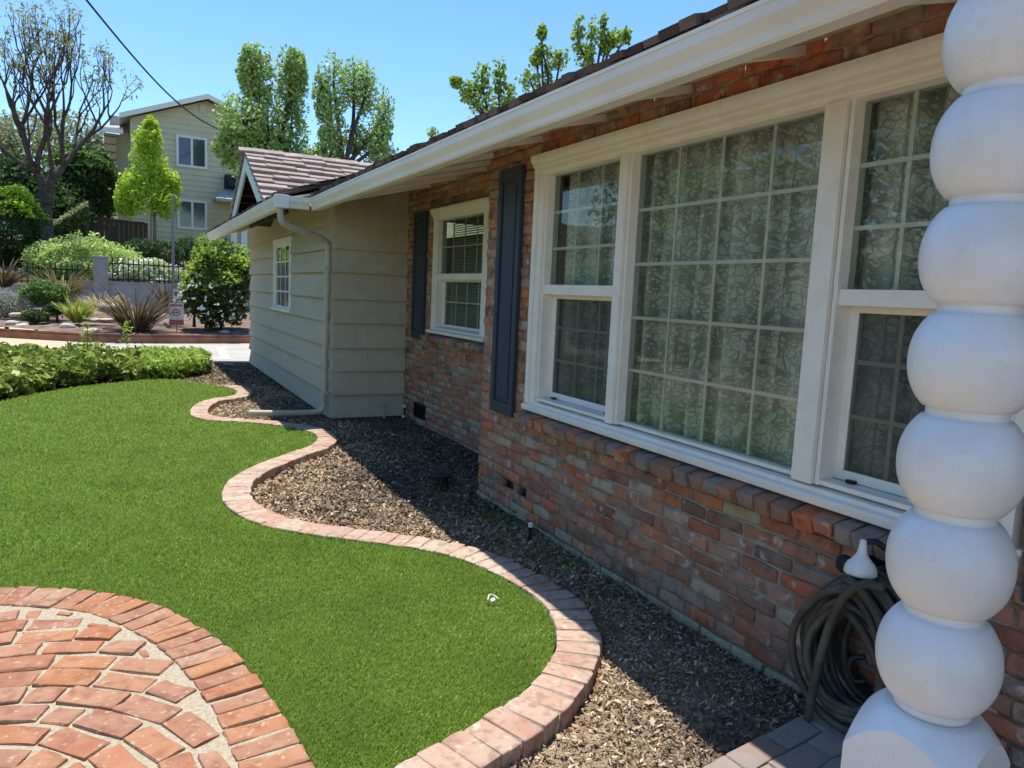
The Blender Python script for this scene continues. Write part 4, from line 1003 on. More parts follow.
# ---- helper for plants
def bush(name, label, cat_, cpx, cpy, Yd, wpx, hpx, leaf, n, lm, group=None, inner=.5, up=.45, keep=.88, depth=1.0, aspect=.55, clumps=None, lower=-.95, extra=None):
    s_ = pxm(Yd, cpx); c = at(cpx, cpy, Yd); r = np.array([wpx * s_ / 2, wpx * s_ / 2 * depth, hpx * s_ / 2])
    root = empty(name, (c[0], c[1], c[2] - r[2]), label, cat_, group)
    P = ell_points(c, r * .93, n, inner, lower)
    P = clumpy(P, keep, max(r[0], .3) * .8)
    fo = soup('foliage', leaves_V(P, leaf, up, aspect), lm, root)
    g = MB(); g.tube([(c[0], c[1], c[2] - r[2] - .25), (c[0], c[1], c[2])], [.04 + .02 * r[0], .015], 7)
    for k in range(6):
        a = k * 1.05 + rng.uniform(0, .5); g.tube([(c[0], c[1], c[2] - r[2] * .9), (c[0] + r[0] * .35 * math.cos(a), c[1] + r[1] * .35 * math.sin(a), c[2] - r[2] * .2), (c[0] + r[0] * .7 * math.cos(a), c[1] + r[1] * .7 * math.sin(a), c[2] + r[2] * .3)], [.02, .014, .006], 5)
    g.build('stem', m_bark, root)
    return root, c, r
def sword(name, label, px, py, Yd, hpx, n, width, lm, spread=.8, droop=.4, group=None, base=.12):
    s_ = pxm(Yd, px); c = at(px, py, Yd); root = empty(name, tuple(c), label, 'plant', group)
    soup('foliage', blades_V(c, n, hpx * s_ * 1.08, width, spread, droop, base), lm, root)
    return root
def rock(px, py, Yd, wpx, hpx, label):
    s_ = pxm(Yd, px); c = at(px, py, Yd); g = MB(); I, F = TPL[6]
    P = unit(I / 3.0 - 1.0) * np.array([wpx * s_ / 2, wpx * s_ / 2 * .8, hpx * s_ / 2])
    P *= (1 + .14 * np.sin(P[:, :1] * 19 + rng.uniform(0, 6)) + .12 * np.sin(P[:, 1:2] * 23 + rng.uniform(0, 6)) + rng.normal(0, .03, (len(P), 1)))
    g.add(P + c + [0, 0, hpx * s_ * .25], F); o = g.build('garden_rock', m_rock, None, smooth=True); tag(o, label, 'rock', 'rocks in the front garden')

# ---- plants of the front garden
sword('flax_plant', 'large bronze flax clump in the middle of the front garden beside the small sign', 137, 334, 20.9, 50, 170, .045, L_bronze, .75, .35, base=.22)
sword('flax_plant', 'bronze flax clump cut by the left edge of the photo', 4, 288, 24.5, 30, 70, .06, L_bronze, .85, .4)
sword('flax_plant', 'olive-bronze flax clump standing behind the clipped round shrub', 62, 298, 25.2, 34, 120, .05, L_bronzegreen, .85, .45, base=.4)
sword('flax_plant', 'thin bronze flax growing just behind the small sign', 166, 308, 22.6, 30, 60, .03, L_bronze, .7, .3)
sword('yellow_succulent', 'yellow-green spiky rosette with a dark base on the garden soil', 77, 323, 21.6, 25, 90, .075, L_yel, .75, .15, base=.08)
sword('straw_grass', 'pale straw-coloured ornamental grass in front of the grey wall', 102, 311, 23.6, 26, 700, .014, L_straw, 1.0, .9, base=.35)
bush('clipped_shrub', 'round clipped green shrub with a pale top in the left of the front garden', 'shrub', 46, 293, 23.2, 45, 27, .085, 3600, L_mid, inner=.6, up=.8, keep=.97)
o_, c_, r_ = bush('low_shrub', 'low dark green mound below the clipped round shrub', 'shrub', 36, 316, 21.9, 28, 15, .07, 1500, L_dark, inner=.5, keep=.97)
bush('low_shrub', 'nearly black spreading shrub between the round shrub and the yellow rosette', 'shrub', 57, 309, 22.3, 24, 13, .07, 1500, L_dark, inner=.5, keep=.97)
bush('grey_shrub', 'silver-grey feathery shrub at the left edge of the front garden', 'shrub', 6, 304, 23.4, 44, 32, .075, 3600, L_grey, inner=.5, aspect=.25)
for a in ((13, 325, 21.8, 11, 6, 'pale rounded rock farthest left near the kerb'), (22, 327, 21.5, 13, 5, 'flat pale rock next to the leftmost rock'), (17, 316, 22.3, 12, 5, 'light flat rock below the silver-grey shrub'), (68, 329, 21.0, 13, 8, 'round tan rock in front of the yellow rosette'),
          (94, 332, 20.7, 17, 5, 'long pale rock lying near the kerb beside the flax'), (93, 321, 21.7, 15, 4, 'flat rock right of the yellow rosette'), (108, 310, 22.7, 16, 9, 'big pale boulder under the straw grass'), (107, 321, 21.8, 12, 4, 'flat rock at the left foot of the big flax'),
          (224, 333, 20.7, 12, 4, 'flat grey rock in the shade of the big flowering shrub')): rock(*a)
r, c, rr = bush('flowering_shrub', 'tall dense green shrub with sunlit lime top and white flowers beside the garage corner', 'shrub', 221, 287, 21.4, 66, 92, .10, 13000, L_dark, inner=.6, up=.4, keep=.9, lower=-.95)
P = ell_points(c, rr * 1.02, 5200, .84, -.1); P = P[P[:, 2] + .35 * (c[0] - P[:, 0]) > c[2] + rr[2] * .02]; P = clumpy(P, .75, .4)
soup('foliage', leaves_V(P, .095, .6, .6), L_chart, r)  # lighter leaves over the top, sunlight put into their colour
P = ell_points(c - np.array([.25, .2, rr[2] * .28]), rr * np.array([1.0, .95, .52]), 1500, .92, -.8); P = clumpy(P[(P[:, 1] < c[1])], .20, .35); soup('flowers', leaves_V(P, .10, .2, .9), L_white, r)
r, c, rr = bush('white_rose_bush', 'loose white-flowering bush left of the tall shrub', 'shrub', 194, 302, 21.8, 28, 32, .07, 1500, L_mid, inner=.4)
soup('flowers', leaves_V(clumpy(ell_points(c, rr * 1.05, 900, .6, -.6), .6, .3), .09, .4, .9), L_white, r)

# yard sign
p = at(176.5, 322, 20.9); yard = empty('yard_sign', (p[0], p[1], .25), 'small white and red garden sign on a stake beside the bronze flax', 'sign')
s_ = pxm(20.9, 176); wq = 13.5 * s_ / 2; zt = at(176, 303, 20.9)[2]; zb = at(176, 325, 20.9)[2]
m_signw = mat('sign_white', (.62, .56, .55), rough=.5); m_signr = mat('sign_red', (.36, .10, .12), rough=.5); m_signg = mat('sign_grey', (.09, .09, .10), rough=.5)
g = MB(); g.box((p[0] - wq, p[1], zb), (p[0] + wq, p[1] + .012, zt)); g.build('board', m_signw, yard)
g = MB(); g.box((p[0] - wq, p[1] - .004, zb), (p[0] + wq, p[1] - .001, zb + .24 * (zt - zb))); g.build('red_band', m_signr, yard)
g = MB(); g.box((p[0] - wq * .85, p[1] - .004, zt - .16 * (zt - zb)), (p[0] + wq * .85, p[1] - .001, zt - .06 * (zt - zb))); g.build('top_band', m_signr, yard)
g = MB(); cz = zb + (zt - zb) * .57; t = np.linspace(0, 2 * np.pi, 25); g.tube(np.stack([p[0] + .085 * np.cos(t), 0 * t + p[1] - .003, cz + .085 * np.sin(t)], 1), .011, 6); g.tube([(p[0] - .05, p[1] - .003, cz), (p[0] + .05, p[1] - .003, cz)], .012, 6); g.tube([(p[0], p[1] - .004, cz - .03), (p[0], p[1] - .004, cz + .03)], .012, 6); g.build('round_emblem', m_signg, yard)
g = MB(); g.tube([(p[0], p[1] + .02, .15), (p[0], p[1] + .02, zt + .1)], .012, 6); g.build('stake', m_steel, yard)
p2 = at(176, 294, 22.0); tagp = empty('plant_tag', (p2[0], p2[1], .4), 'tiny white tag on a stake above the garden sign', 'sign'); g = MB(); g.box((p2[0] - .075, p2[1], p2[2] - .12), (p2[0] + .075, p2[1] + .01, p2[2] + .14)); g.build('board', m_white, tagp); g = MB(); g.tube([(p2[0], p2[1] + .02, .3), (p2[0], p2[1] + .02, p2[2])], .01, 6); g.build('stake', m_steel, tagp)
g = MB(); g.box((p2[0] - .04, p2[1] - .004, p2[2] - .05), (p2[0] + .04, p2[1] - .001, p2[2] + .06)); g.build('dark_print', m_signg, tagp)

# ---- low wall, pillar, iron fences, steps
YW = 27.0
xl = at(0, 280, YW)[0] - 6; xr = at(205, 280, YW)[0]
xa = at(78, 285, YW)[0]; zw = at(130, 284, YW)[2]; zwl = at(30, 284, YW)[2]
g = MB(); g.box((xa, YW, .3), (xr + 2, YW + .25, zw)); g.box((xa, YW - .02, zw), (xr + 2, YW + .27, zw + .06)); g.box((xl, YW + .1, .3), (xa, YW + .3, zwl - .02))
g.build('retaining_wall', m_stucco, None); o = bpy.data.objects['retaining_wall']; tag(o, 'low grey stucco retaining wall at the back of the front garden', 'wall')
pa, pb = at(92, 257, YW)[0], at(109, 257, YW)[0]; zp = at(100, 256, YW)[2]
g = MB(); g.box((pa + .03, YW - .12, .45), (pb - .03, YW + .38, zp - .07)); g.box((pa, YW - .15, zp - .07), (pb, YW + .41, zp))
o = g.build('fence_pillar', m_stucco, None, bevel=.01); tag(o, 'square grey stucco pillar between the two iron fence panels', 'pillar')
def ironfence(x0, x1, zb, zt, label):
    r = empty('iron_fence', (x0, YW, zb), label, 'fence', 'iron fences on the low wall')
    g = MB()
    g.box((x0, YW + .10, zb + .06), (x1, YW + .14, zb + .10)); g.box((x0, YW + .10, zt - .16), (x1, YW + .14, zt - .12)); g.build('rail', m_iron, r)
    for x in np.arange(x0 + .06, x1, .150):
        g = MB(); g.box((x, YW + .11, zb), (x + .034, YW + .134, zt)); g.lathe([(.022, zt), (.001, zt + .06)], 6, (x + .012, YW + .122)); g.build('picket', m_iron, r)
zf = at(60, 264, YW)[2]
ironfence(at(12, 270, YW)[0], pa - .02, zwl, at(50, 264, YW)[2], 'black iron fence run left of the grey pillar')
ironfence(pb + .02, at(196, 270, YW)[0], zw + .06, at(150, 261, YW)[2], 'black iron fence run between the grey pillar and the steps')
g = MB(); x0, x1 = at(174, 280, 28)[0], at(205, 280, 28)[0] + 1
for k, (yp, Yk) in enumerate(((292, 27.4), (284, 27.9), (276, 28.4), (267, 28.9))):
    zt = at(185, yp, Yk)[2]; g.box((x0, Yk, .9), (x1, Yk + .6, zt - .05)); g.box((x0 - .03, Yk - .04, zt - .05), (x1, Yk + .6, zt))
o = g.build('garden_steps', m_concrete, None); tag(o, 'pale concrete garden steps partly hidden behind the tall flowering shrub', 'steps')
p = at(173.5, 292, 26.6); zt = at(172, 196, 26.6)[2]
g = MB(); g.tube([(p[0], p[1], .4), (p[0], p[1], zt)], [.05, .042], 10); g.tube([(p[0], p[1], zt), (p[0], p[1], zt + .05)], [.055, .03], 10)
o = g.build('lamp_pole', m_steel, None); tag(o, 'slim plain grey metal pole standing in front of the far house', 'pole')

# ---- hedges and mounds behind the fence
bush('mound_shrub', 'large pale green rounded shrub behind the iron fence left of the pillar', 'shrub', 86, 268, 29.2, 112, 66, .11, 13000, L_mound, inner=.7, up=.8, keep=.97, depth=.6, lower=-.9)
r, c, rr = bush('white_flower_hedge', 'hedge dotted with creamy blossoms behind the right iron fence', 'hedge', 145, 276, 28.4, 70, 34, .09, 6500, L_mound, inner=.6, up=.6, keep=.97, depth=.5, lower=-.95)
soup('flowers', leaves_V(clumpy(ell_points(c, rr * 1.04, 2600, .85, -.8), .6, .5), .10, .5, .9), L_white, r)
bush('dark_shrub', 'dark green rounded shrub at the foot of the lime tree', 'shrub', 140, 251, 31.0, 40, 26, .09, 3200, L_dark, inner=.6)
bush('dark_shrub', 'dark green shrub just left of the plain grey pole', 'shrub', 166, 253, 30.6, 34, 28, .09, 2600, L_dark, inner=.6)
bush('dark_shrub', 'dark green shrub right of the plain grey pole beside the steps', 'shrub', 187, 250, 31.4, 30, 26, .09, 2200, L_dark, inner=.6)
# ivy-covered slope edge (left) and fence
ivy = empty('ivy_bank', tuple(at(55, 250, 32)), 'dark ivy-covered bank with a sunlit slanting top edge left of the board fence', 'hedge')
Pl = []
for t in rng.uniform(0, 1, 9000):
    x = 22 + 66 * t; ytop = 244 - 40 * t; yb = 268
    Pl.append(at(x, ytop + (yb - ytop) * rng.uniform(0, 1) ** 1.1 + rng.normal(0, 1.0), 31.5 + rng.uniform(0, 1.3) + 1.5 * t))
soup('foliage', leaves_V(np.array(Pl), .11, .3, .7), L_dark, ivy)
Pl = [at(22 + 66 * t, 243 - 40 * t + rng.normal(0, 1.6), 31.5 + 1.5 * t + rng.uniform(0, .8)) for t in rng.uniform(.1, 1, 800)]
soup('foliage', leaves_V(np.array(Pl), .10, .9, .7), L_olive, ivy)  # paler leaves along the top edge, sunlight painted into their colour
g = MB(); YF = 35.0; xa_, xb_ = at(84, 220, YF)[0], at(144, 220, YF)[0]; zt_ = at(110, 217, YF)[2]; zb_ = at(110, 250, YF)[2] - .3
bf = empty('board_fence', (xa_, YF, zb_), 'dark brown vertical board fence left of the far house', 'fence'); x = xa_; k = 0
while x < xb_: g.box((x, YF + .012 * (k % 2), zb_), (x + .17, YF + .03 + .012 * (k % 2), zt_ - .06 * (x - xa_))); x += .18; k += 1
g.build('boards', m_fence, bf); g = MB(); g.box((xa_, YF - .02, zt_ - .2), (xb_, YF - .002, zt_ - .1)); g.build('rail', m_fence, bf)
# chain link piece
g = MB(); c0 = at(14, 205, 31); 
for k in range(16):
    a = at(14 + k * 2.2, 218 + k * .6, 31.2); b = at(6 + k * 2.2, 246, 31.2); g.tube([a, b], .012, 4)
    a = at(12 + k * 2.2, 218 + k * .6, 31.25); b = at(26 + k * 2.2, 246, 31.25); g.tube([a, b], .012, 4)
g.tube([at(12, 217, 31.2), at(50, 228, 31.2)], .025, 6)
o = g.build('chain_link_fence', m_steel, None); tag(o, 'short piece of grey chain-link fence in front of the dark hedge on the left', 'fence')

# hedge with sunlit lime top and dark trees at the left
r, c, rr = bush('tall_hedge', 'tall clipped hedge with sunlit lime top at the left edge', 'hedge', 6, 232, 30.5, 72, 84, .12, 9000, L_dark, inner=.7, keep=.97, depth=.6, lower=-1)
P = ell_points(c, rr * 1.03, 4200, .86, .05); P = P[P[:, 2] > c[2] + rr[2] * .35]; soup('foliage', leaves_V(P, .12, .9, .65), L_lime, r)  # top leaves lightened, sun on the hedge put into leaf colour

def tree(name, label, base, trunk_r, trunk_top, lobes, leaf, nper, lm, lm2=None, group=None, keep=.8, branch=True, barkm=None, inner=.35, aspect=.55, cat_='tree', up=.35, lim=1):
    barkm = barkm or m_bark
    root = empty(name, tuple(base), label, cat_, group); g = MB()
    base = np.array(base, float); top = np.array(trunk_top, float)
    g.tube([base - [0, 0, .3], base + (top - base) * .5 + rng.normal(0, .03, 3), top], [trunk_r * 1.15, trunk_r * .9, trunk_r * .7], 9)
    g.build('trunk', barkm, root, smooth=True)
    if branch:
        g = MB()
        for c, r in lobes:
            c = np.array(c); mid = top * .45 + c * .55 + rng.normal(0, .12, 3) * r[0] - np.array([0, 0, .15 * r[2]])
            tip = c + np.array([0, 0, r[2] * .75])
            g.tube(cat(np.array([top - [0, 0, .05], mid, c, tip]), 4), np.interp(np.arange(13), [0, 12], [trunk_r * .55, .012]), 6)
            for k in range(7):
                a = rng.uniform(0, 6.28); s0 = c + np.array([0, 0, r[2] * rng.uniform(-.6, .4)])
                e = s0 + np.array([math.cos(a) * r[0], math.sin(a) * r[1], r[2] * .35]) * rng.uniform(.6, .95)
                g.tube([s0, (s0 + e) / 2 + rng.normal(0, .04, 3), e], [trunk_r * .18, trunk_r * .12, .006], 5)
        g.build('branches', barkm, root, smooth=True)
    PP = []
    for c, r in lobes:
        P = ell_points(c, r, int(nper), inner, -1, .04); PP.append(clumpy(P, keep, max(r) * .55))
    P = np.vstack(PP); soup('crown', leaves_V(P, leaf, up, aspect), lm, root)
    return root
def lobe(px, py, Yd, wpx, hpx, dz=0):
    s_ = pxm(Yd, px); return (at(px, py, Yd + dz), np.array([wpx * s_ / 2, wpx * s_ / 2, hpx * s_ / 2]))
# lime young tree
Yd = 33
tree('young_lime_tree', 'young bright lime-green tree in front of the beige far house', at(155, 246, Yd), .07, at(153, 200, Yd),
     [lobe(151, 128, Yd, 14, 22), lobe(149, 142, Yd, 26, 30), lobe(148, 160, Yd, 36, 38, .2), lobe(134, 186, Yd, 30, 34, -.3), lobe(160, 182, Yd, 36, 40, .2), lobe(147, 198, Yd, 56, 34), lobe(166, 205, Yd, 26, 28, -.2), lobe(126, 204, Yd, 22, 26), lobe(172, 186, Yd, 18, 26)], .14, 1500, L_lime, keep=.80, barkm=m_palebark, inner=.2)
g = MB(); g.tube([at(151, 250, Yd - .1), at(151, 205, Yd - .1)], .03, 6); o = g.build('tree_stake', m_palebark, None); tag(o, 'thin wooden stake beside the trunk of the young lime-green tree', 'stake')
# two pollarded pear trees behind the garage roof
Yd = 30
tree('pear_tree', 'tall multi-lobed green tree nearest the far house, rising behind the cross gable', at(272, 262, Yd) - [0, 0, .5], .22, at(272, 190, Yd),
     [lobe(258, 78, Yd, 34, 64), lobe(291, 84, Yd, 34, 72, .4), lobe(250, 72, Yd, 22, 52, -.3), lobe(296, 70, Yd, 22, 42), lobe(243, 120, Yd, 50, 46, -.5), lobe(268, 128, Yd, 44, 66), lobe(291, 130, Yd, 34, 84, .5), lobe(232, 146, Yd, 34, 40, -.4), lobe(258, 160, Yd, 70, 50), lobe(287, 165, Yd, 50, 50, .5)], .17, 1500, L_poll, keep=.82, group='pear trees behind the garage')
Yd = 28
tree('pear_tree', 'tall green tree with open dark branches, right of the cross gable', at(348, 250, Yd) - [0, 0, .5], .20, at(344, 168, Yd),
     [lobe(334, 86, Yd, 32, 62), lobe(354, 84, Yd, 30, 50, .3), lobe(366, 92, Yd, 24, 52, -.3), lobe(322, 96, Yd, 18, 44), lobe(331, 122, Yd, 26, 50, -.3), lobe(384, 120, Yd, 20, 56, .2), lobe(378, 142, Yd, 26, 44), lobe(330, 150, Yd, 30, 44), lobe(356, 140, Yd, 30, 30, .4), lobe(318, 160, Yd, 30, 34, .5), lobe(382, 160, Yd, 36, 30)], .15, 1150, L_poll, keep=.70, group='pear trees behind the garage')
# back-garden saplings above the main roof
def sap(px, py, Yd, lobes, label, n=260):
    b = at(px, py + 60, Yd); b[2] = 0
    tree('garden_sapling', label, b, .06, at(px, py + 25, Yd), [lobe(*q) for q in lobes], .10, int(n * 1.7), L_chart, keep=.62, inner=.1, group='trees behind the main roof', aspect=.6)
sap(500, 110, 15, [(482, 82, 15, 18, 40), (499, 78, 15, 14, 38), (470, 92, 15, 22, 24), (508, 100, 15, 18, 36), (486, 106, 15, 40, 30), (456, 82, 15, 12, 12)], 'leafy treetop farthest left above the main roof edge')
sap(545, 90, 14.5, [(542, 33, 14.5, 11, 16), (543, 52, 14.5, 24, 14), (536, 60, 14.5, 14, 14), (560, 60, 14.5, 18, 20), (530, 80, 14.5, 26, 22), (548, 74, 14.5, 10, 30)], 'thin pointed treetop in the middle above the main roof edge', 150)
sap(595, 60, 14, [(578, 36, 14, 13, 44), (591, 40, 14, 12, 44), (603, 30, 14, 13, 34), (585, 56, 14, 20, 24), (614, 38, 14, 18, 18), (626, 36, 14, 10, 16), (606, 46, 14, 14, 18)], 'upright two-stemmed treetop farthest right above the main roof edge', 170)
sap(434, 140, 16, [(432, 132, 16, 12, 10)], 'small tuft of leaves just clearing the roof edge beside the tall green tree', 40)

# big sparse tree at the left: dark branching limbs with leaf tufts at the tips
Yd = 31.5; big = empty('knobbly_tree', tuple(at(46, 232, Yd)), 'big old tree with dark knobbly bare limbs and small leaf tufts at the left', 'tree')
sB = pxm(Yd, 50); g = MB(); tips = []
g.tube(cat([at(47, 246, Yd), at(46, 215, Yd), at(44, 190, Yd), at(38, 172, Yd)], 4), np.linspace(.25, .13, 13), 10)
g.tube(cat([at(46, 205, Yd), at(50, 182, Yd), at(62, 168, Yd + .3)], 4), np.linspace(.20, .13, 9), 9)
g.build('trunk', m_bark, big, smooth=True); g = MB()
def grow(p, d, r, L, lev):
    d = unit(d); pts = [p]; q = p.copy(); dd = d.copy()
    for k in range(4):
        dd = unit(dd + rng.normal(0, .15, 3) * [1, .7, .6] + np.array([0, 0, .20])); q = q + dd * L / 4; pts.append(q.copy())
    r1 = r * .66
    g.tube(np.array(pts), np.linspace(r, r1, 5), 6 if lev < 2 else 4)
    if lev >= 4 or r1 < .012: tips.append(q); return
    if lev >= 3: tips.append(pts[3])
    nb = 3 if lev < 2 else 2
    for k in range(nb):
        sd = unit(rng.normal(size=3) * np.array([1, .8, .2])); nd = unit(dd * (1.0 if k == 0 else .8) + sd * rng.uniform(.35, .75) + np.array([0, 0, .15]))
        st = pts[-1] if k < 2 else pts[2]
        grow(np.array(st), nd, r1 * rng.uniform(.78, .98), L * rng.uniform(.66, .86), lev + 1)
for p0, d0, r0, L0 in ((at(38, 172, Yd), (-.6, .1, .8), .17, 1.6), (at(38, 172, Yd), (.05, -.3, 1), .16, 1.75), (at(38, 172, Yd), (-1.1, .2, .5), .13, 1.7), (at(62, 168, Yd + .3), (.72, 0, .55), .16, 1.5), (at(62, 168, Yd + .3), (.2, .2, 1), .15, 1.6), (at(50, 182, Yd), (.1, -.4, 1), .12, 1.7), (at(38, 180, Yd), (-.3, -.4, 1), .12, 1.7)):
    grow(np.array(p0), np.array(d0, float), r0 * .62, L0 * 1.08, 0)
g.build('limbs', m_bark, big, smooth=True)
tips = np.array(tips); print('tips', len(tips))
P = np.repeat(tips, 11, axis=0) + rng.normal(0, .11, (len(tips) * 11, 3)); soup('crown', leaves_V(P, .15, .5, .42), L_olive, big)

# dark trees behind it
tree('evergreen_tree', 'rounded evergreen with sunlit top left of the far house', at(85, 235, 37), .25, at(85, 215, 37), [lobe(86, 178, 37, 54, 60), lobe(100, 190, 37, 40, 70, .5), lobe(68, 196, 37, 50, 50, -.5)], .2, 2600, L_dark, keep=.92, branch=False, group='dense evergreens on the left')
r = bpy.data.objects['evergreen_tree']; c, rr = lobe(84, 172, 37, 58, 46); P = ell_points(c, rr, 1800, .85, .1); soup('crown', leaves_V(P, .2, .8, .6), L_mid, r)  # mid-green leaves on the crown top, sun on it painted in
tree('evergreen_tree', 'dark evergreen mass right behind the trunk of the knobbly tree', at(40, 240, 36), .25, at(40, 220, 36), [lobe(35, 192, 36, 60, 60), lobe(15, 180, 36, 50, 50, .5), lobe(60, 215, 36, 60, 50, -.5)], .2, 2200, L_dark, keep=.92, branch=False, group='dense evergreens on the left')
tree('olive_tree', 'hazy olive-green tree far behind the knobbly tree limbs', at(40, 220, 45), .25, at(40, 190, 45), [lobe(25, 140, 45, 80, 56), lobe(70, 140, 46, 70, 60, .5), lobe(-5, 150, 45, 50, 60), lobe(96, 160, 46, 40, 50)], .22, 2600, L_olive, keep=.72, branch=False, inner=.2)
# pale distant house at the left edge
p = at(6, 190, 42); fh = empty('distant_house', tuple(p), 'pale distant house with a white-grey roof glimpsed at the left edge', 'house')
x0, x1 = at(-60, 190, 42)[0], at(22, 190, 42)[0]; za, zb, zc = at(0, 215, 42)[2], at(0, 178, 42)[2], at(0, 160, 42)[2]
g = MB(); g.box((x0, 42, za - 1), (x1 - .3, 48, zb)); g.build('wall', m_hsiding, fh)
g = MB(); g.prism([(41.6, zb), (45, zc + .5), (48.4, zb), (45, zb + .1)], x0 - .3, x1, 0); g.build('roof', m_hroof, fh)
wx = at(6, 185, 42)[0]; g = MB(); g.box((wx - .5, 41.97, at(0, 190, 42)[2]), (wx + .4, 41.999, at(0, 181, 42)[2])); g.build('window', m_redroof, fh)

# ---- the far house
YH = 40.0
X = lambda px, py=160: float(at(px, py, YH)[0]); Zp = lambda px, py: float(at(px, py, YH)[2])
fh = empty('two_storey_house', (X(200), YH, 3.0), 'two-storey beige lap-sided house with a shallow gable and white windows across the street', 'house')
xc = X(207, 97); xL = X(130, 118); xR = 2 * xc - xL; zpk = Zp(207, 101); ze = Zp(132, 118); z0 = 2.6
g = MB()
k = 0; zz = z0
while zz < zpk:                                    # lap boards as stepped strips
    z1 = zz + .26
    def half(z): return (xR - xc) * min(1, max(0, (zpk - z) / (zpk - ze)))
    a, b = half(zz), half(min(z1, zpk))
    xl0, xr0 = xc - a, xc + a; xl1, xr1 = xc - b, xc + b
    g.add([(xl0, YH - .035, zz), (xr0, YH - .035, zz), (xr1, YH, min(z1, zpk)), (xl1, YH, min(z1, zpk)), (xl0, YH + .01, zz), (xr0, YH + .01, zz)], [(0, 1, 2, 3), (4, 5, 1, 0)])
    zz = z1
g.box((xL, YH + .02, z0), (xL + .1, YH + 10, ze)); g.box((xR - .1, YH + .02, z0), (xR, YH + 10, ze)); g.build('wall', m_hsiding, fh)
g = MB(); ov = .45
for sg_ in (-1, 1):
    xe = xc + sg_ * (xR - xc + ov); zz = zpk + .12 - (zpk - ze) * (1 + ov / (xR - xc))
    g.add([(xc, YH - .5, zpk + .12), (xe, YH - .5, zz), (xe, YH + 10, zz), (xc, YH + 10, zpk + .12), (xc, YH - .5, zpk + .24), (xe, YH - .5, zz + .12), (xe, YH + 10, zz + .12), (xc, YH + 10, zpk + .24)], [(0, 1, 2, 3), (7, 6, 5, 4), (0, 4, 5, 1), (1, 5, 6, 2), (3, 2, 6, 7)])
g.build('roof', m_hroof, fh)
g = MB()
for sg_ in (-1, 1):
    xe = xc + sg_ * (xR - xc + ov); zz = zpk + .10 - (zpk - ze) * (1 + ov / (xR - xc)); V = [(xc, YH - .54, zpk + .23), (xe, YH - .54, zz + .13), (xe, YH - .54, zz - .10), (xc, YH - .54, zpk)]
    g.add(V + [(a, b + .035, c) for a, b, c in V], [(0, 1, 2, 3), (7, 6, 5, 4), (0, 4, 5, 1), (3, 2, 6, 7)])
g.build('barge_board', m_trim, fh)
def hwin(x0, x1, y0, y1):
    a, b = X(x0, y0), X(x1, y0); t, bt = Zp((x0 + x1) / 2, y0), Zp((x0 + x1) / 2, y1)
    g = MB(); w_ = .11
    g.box((a, YH - .09, bt), (b, YH - .03, bt + w_)); g.box((a, YH - .09, t - w_), (b, YH - .03, t)); g.box((a, YH - .091, bt + w_), (a + w_, YH - .03, t - w_)); g.box((b - w_, YH - .091, bt + w_), (b, YH - .03, t - w_)); g.box(((a + b) / 2 - .05, YH - .088, bt + w_), ((a + b) / 2 + .05, YH - .03, t - w_))
    wn = g.build('window', m_white, fh)
    g = MB(); g.box((a + .02, YH - .060, bt + .02), (b - .02, YH - .052, t - .02)); g.build('pane', m_farglass, wn)
m_farglass = mat('far_window_glass', (.05, .06, .075), rough=.08, spec=.9)
hwin(176, 207, 136.5, 168); hwin(177, 207, 200, 229.5)
xv, zv = X(211, 110), Zp(211, 110)
for dx in (-.36, .36): g = MB(); g.box((xv + dx - .16, YH - .07, zv - .22), (xv + dx + .16, YH - .03, zv + .22)); g.build('gable_vent', m_hsiding, fh)
# left wing
g = MB(); xa, xb = X(116, 130), xL + .3; g.box((xa, YH + 1.0, 2.6), (xb, YH + 9, Zp(120, 131))); g.build('wing_wall', m_hsiding, fh)
xs0 = X(104, 150)
g = MB(); g.box((xs0, YH + .6, Zp(110, 176)), (xa, YH + 6, Zp(110, 131)))
g.build('bay', m_hshingle, fh)
g = MB()
for k in range(6): zk = Zp(110, 176) + .1 + k * .36; g.box((xs0 - .02, YH + .57, zk), (xa, YH + .599, zk + .03))
g.build('bay_batten', m_bark, fh)
g = MB(); g.add([(xs0 - .5, YH + .2, Zp(104, 130)), (xL - .3, YH + .2, Zp(128, 131)), (xL - .1, YH + 5, Zp(128, 108)), (xs0 + .1, YH + 5, Zp(106, 108)), (xs0 - .5, YH + .2, Zp(104, 127)), (xL - .3, YH + .2, Zp(128, 128)), (xL - .1, YH + 5, Zp(128, 105)), (xs0 + .1, YH + 5, Zp(106, 105))], [(3, 2, 1, 0), (4, 5, 6, 7), (0, 1, 5, 4), (1, 2, 6, 5), (3, 0, 4, 7)])
g.build('wing_roof', m_hroof, fh)
g = MB(); g.box((xs0 - .5, YH + .12, Zp(104, 131)), (xL - .3, YH + .19, Zp(104, 126.5))); g.build('fascia', m_trim, fh)
g = MB(); a = np.array([X(106, 108) + .1, YH + 3, Zp(106, 112)]); g.box(tuple(a), tuple(a + [.5, .5, .0 + .45])); g.build('chimney', m_stucco, fh)
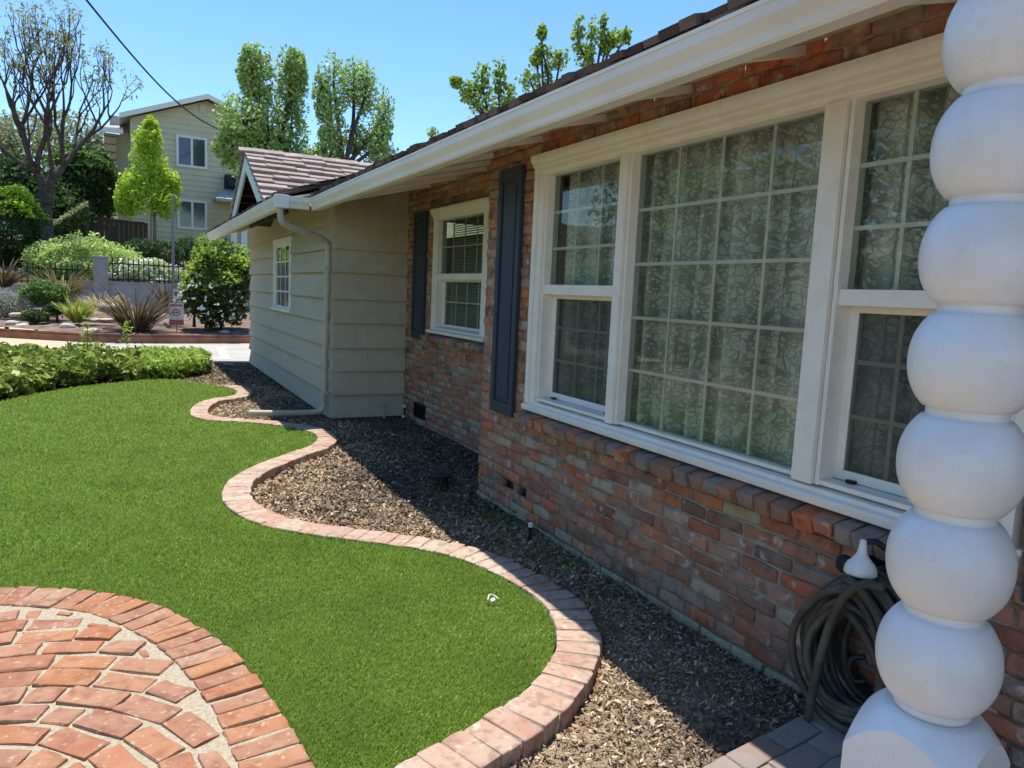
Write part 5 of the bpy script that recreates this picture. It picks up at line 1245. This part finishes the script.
# entry porch at the right
g = MB(); x0, x1, x2 = X(212, 200), X(262, 200), X(228, 185); ytop = Zp(230, 188); yb = Zp(222, 202)
g.add([(x0, YH - 1.8, yb), (x1 + 1, YH - 1.8, yb), (x1 + 1, YH, ytop), (x2 - .2, YH, ytop), (x0, YH, yb)], [(0, 1, 2, 3), (0, 3, 4)]); g.box((x0, YH - 1.8, yb - .14), (x1 + 1, YH - 1.72, yb - .002)); g.build('porch_roof', m_hroof, fh)
for px in (227, 237):
    g = MB(); x = X(px, 210); g.box((x, YH - 1.6, 2.8), (x + .28, YH - 1.35, yb - .15)); g.build('porch_column', m_trim, fh)
g = MB(); g.add([(X(224, 177), YH - .3, Zp(224, 175)), (X(250, 177), YH - .3, Zp(250, 176)), (X(250, 188), YH - 1.0, Zp(250, 188)), (X(227, 188), YH - 1.0, Zp(227, 188))], [(0, 3, 2, 1)]); g.box((X(224, 177), YH - .28, Zp(227, 190)), (X(250, 177), YH - .04, Zp(224, 176))); g.build('upper_roof', m_redroof, fh)

# overhead cable
g = MB(); A = at(80, -8, 22.0); B = at(222, 131, 39.2)
t = np.linspace(0, 1, 40); P = A[None] * (1 - t[:, None]) + B[None] * t[:, None]; P[:, 2] -= .55 * np.sin(np.pi * t)
A0 = P[0] + (P[0] - P[1]) * 12; P = np.vstack([A0, P])
g.tube(P, .028, 6); o = g.build('overhead_cable', m_wire, None); tag(o, 'black overhead cable sloping down across the sky to the far house', 'cable')

# ================================================================== THE OTHER SIDE OF THE YARD (mirrored in the windows, lights the scene)
def hedge_box(name, label, a, b, n, leaf, lm):
    root = empty(name, ((a[0] + b[0]) / 2, (a[1] + b[1]) / 2, 0), label, 'hedge')
    g = MB(); g.box((a[0] + .3, a[1] + .3, 0), (b[0] - .3, b[1] - .3, b[2] - .35)); g.build('core', L_dark, root)
    P = rng.uniform(0, 1, (n, 3)) * (np.array(b) - np.array(a)) + np.array(a); f = rng.integers(0, 3, n)
    P[f == 0, 0] = b[0] + rng.normal(0, .12, (f == 0).sum()); P[f == 1, 2] = b[2] + rng.normal(0, .12, (f == 1).sum()) + .15 * np.sin(P[f == 1, 1] * 2); P[f == 2, 0] = b[0] - .2 + rng.normal(0, .12, (f == 2).sum())
    soup('foliage', leaves_V(P, leaf, .5, .6), lm, root)
hedge_box('boundary_hedge', 'long leafy hedge along the far side of the lawn, outside the photo', (-10, 1, 0), (-8.3, 21, 2.3), 16000, .16, L_mid)
for i, (x, y, h, mm) in enumerate(((-13, 5, 7, L_chart), (-14, 11, 8, L_mid), (-12.5, 17, 7, L_chart), (-15, 24, 9, L_mid), (-12, -3, 7, L_mid))):
    tree('street_tree', ['broad tree opposite the porch', 'tall tree opposite the picture window', 'bright tree opposite the small window', 'tall tree opposite the garage', 'broad tree behind the camera'][i] + ', outside the photo', (x, y, 0), .25, (x, y, h * .35),
         [(np.array([x, y, h * .68]), np.array([2.2, 2.4, h * .33])), (np.array([x + 1, y + 1.4, h * .58]), np.array([1.6, 1.7, h * .25])), (np.array([x + .6, y - 1.5, h * .6]), np.array([1.6, 1.7, h * .25]))], .3, 1300, mm, keep=.85, branch=False, group='trees across the yard')
nb = empty('neighbour_house', (-22, 12, 0), 'low pale neighbouring house across the yard, outside the photo', 'house')
g = MB(); g.box((-26, 2, 0), (-20, 22, 2.8)); g.build('wall', m_hsiding, nb); g = MB(); g.prism([(-26.6, 2.75), (-19.4, 2.75), (-23, 4.6)], 1.5, 22.5, 1); g.build('roof', m_hroof, nb)

for o in bpy.data.objects:
    if '_w' in o: del o['_w']
    if o.name.startswith('flowers'): o['kind'] = 'stuff'
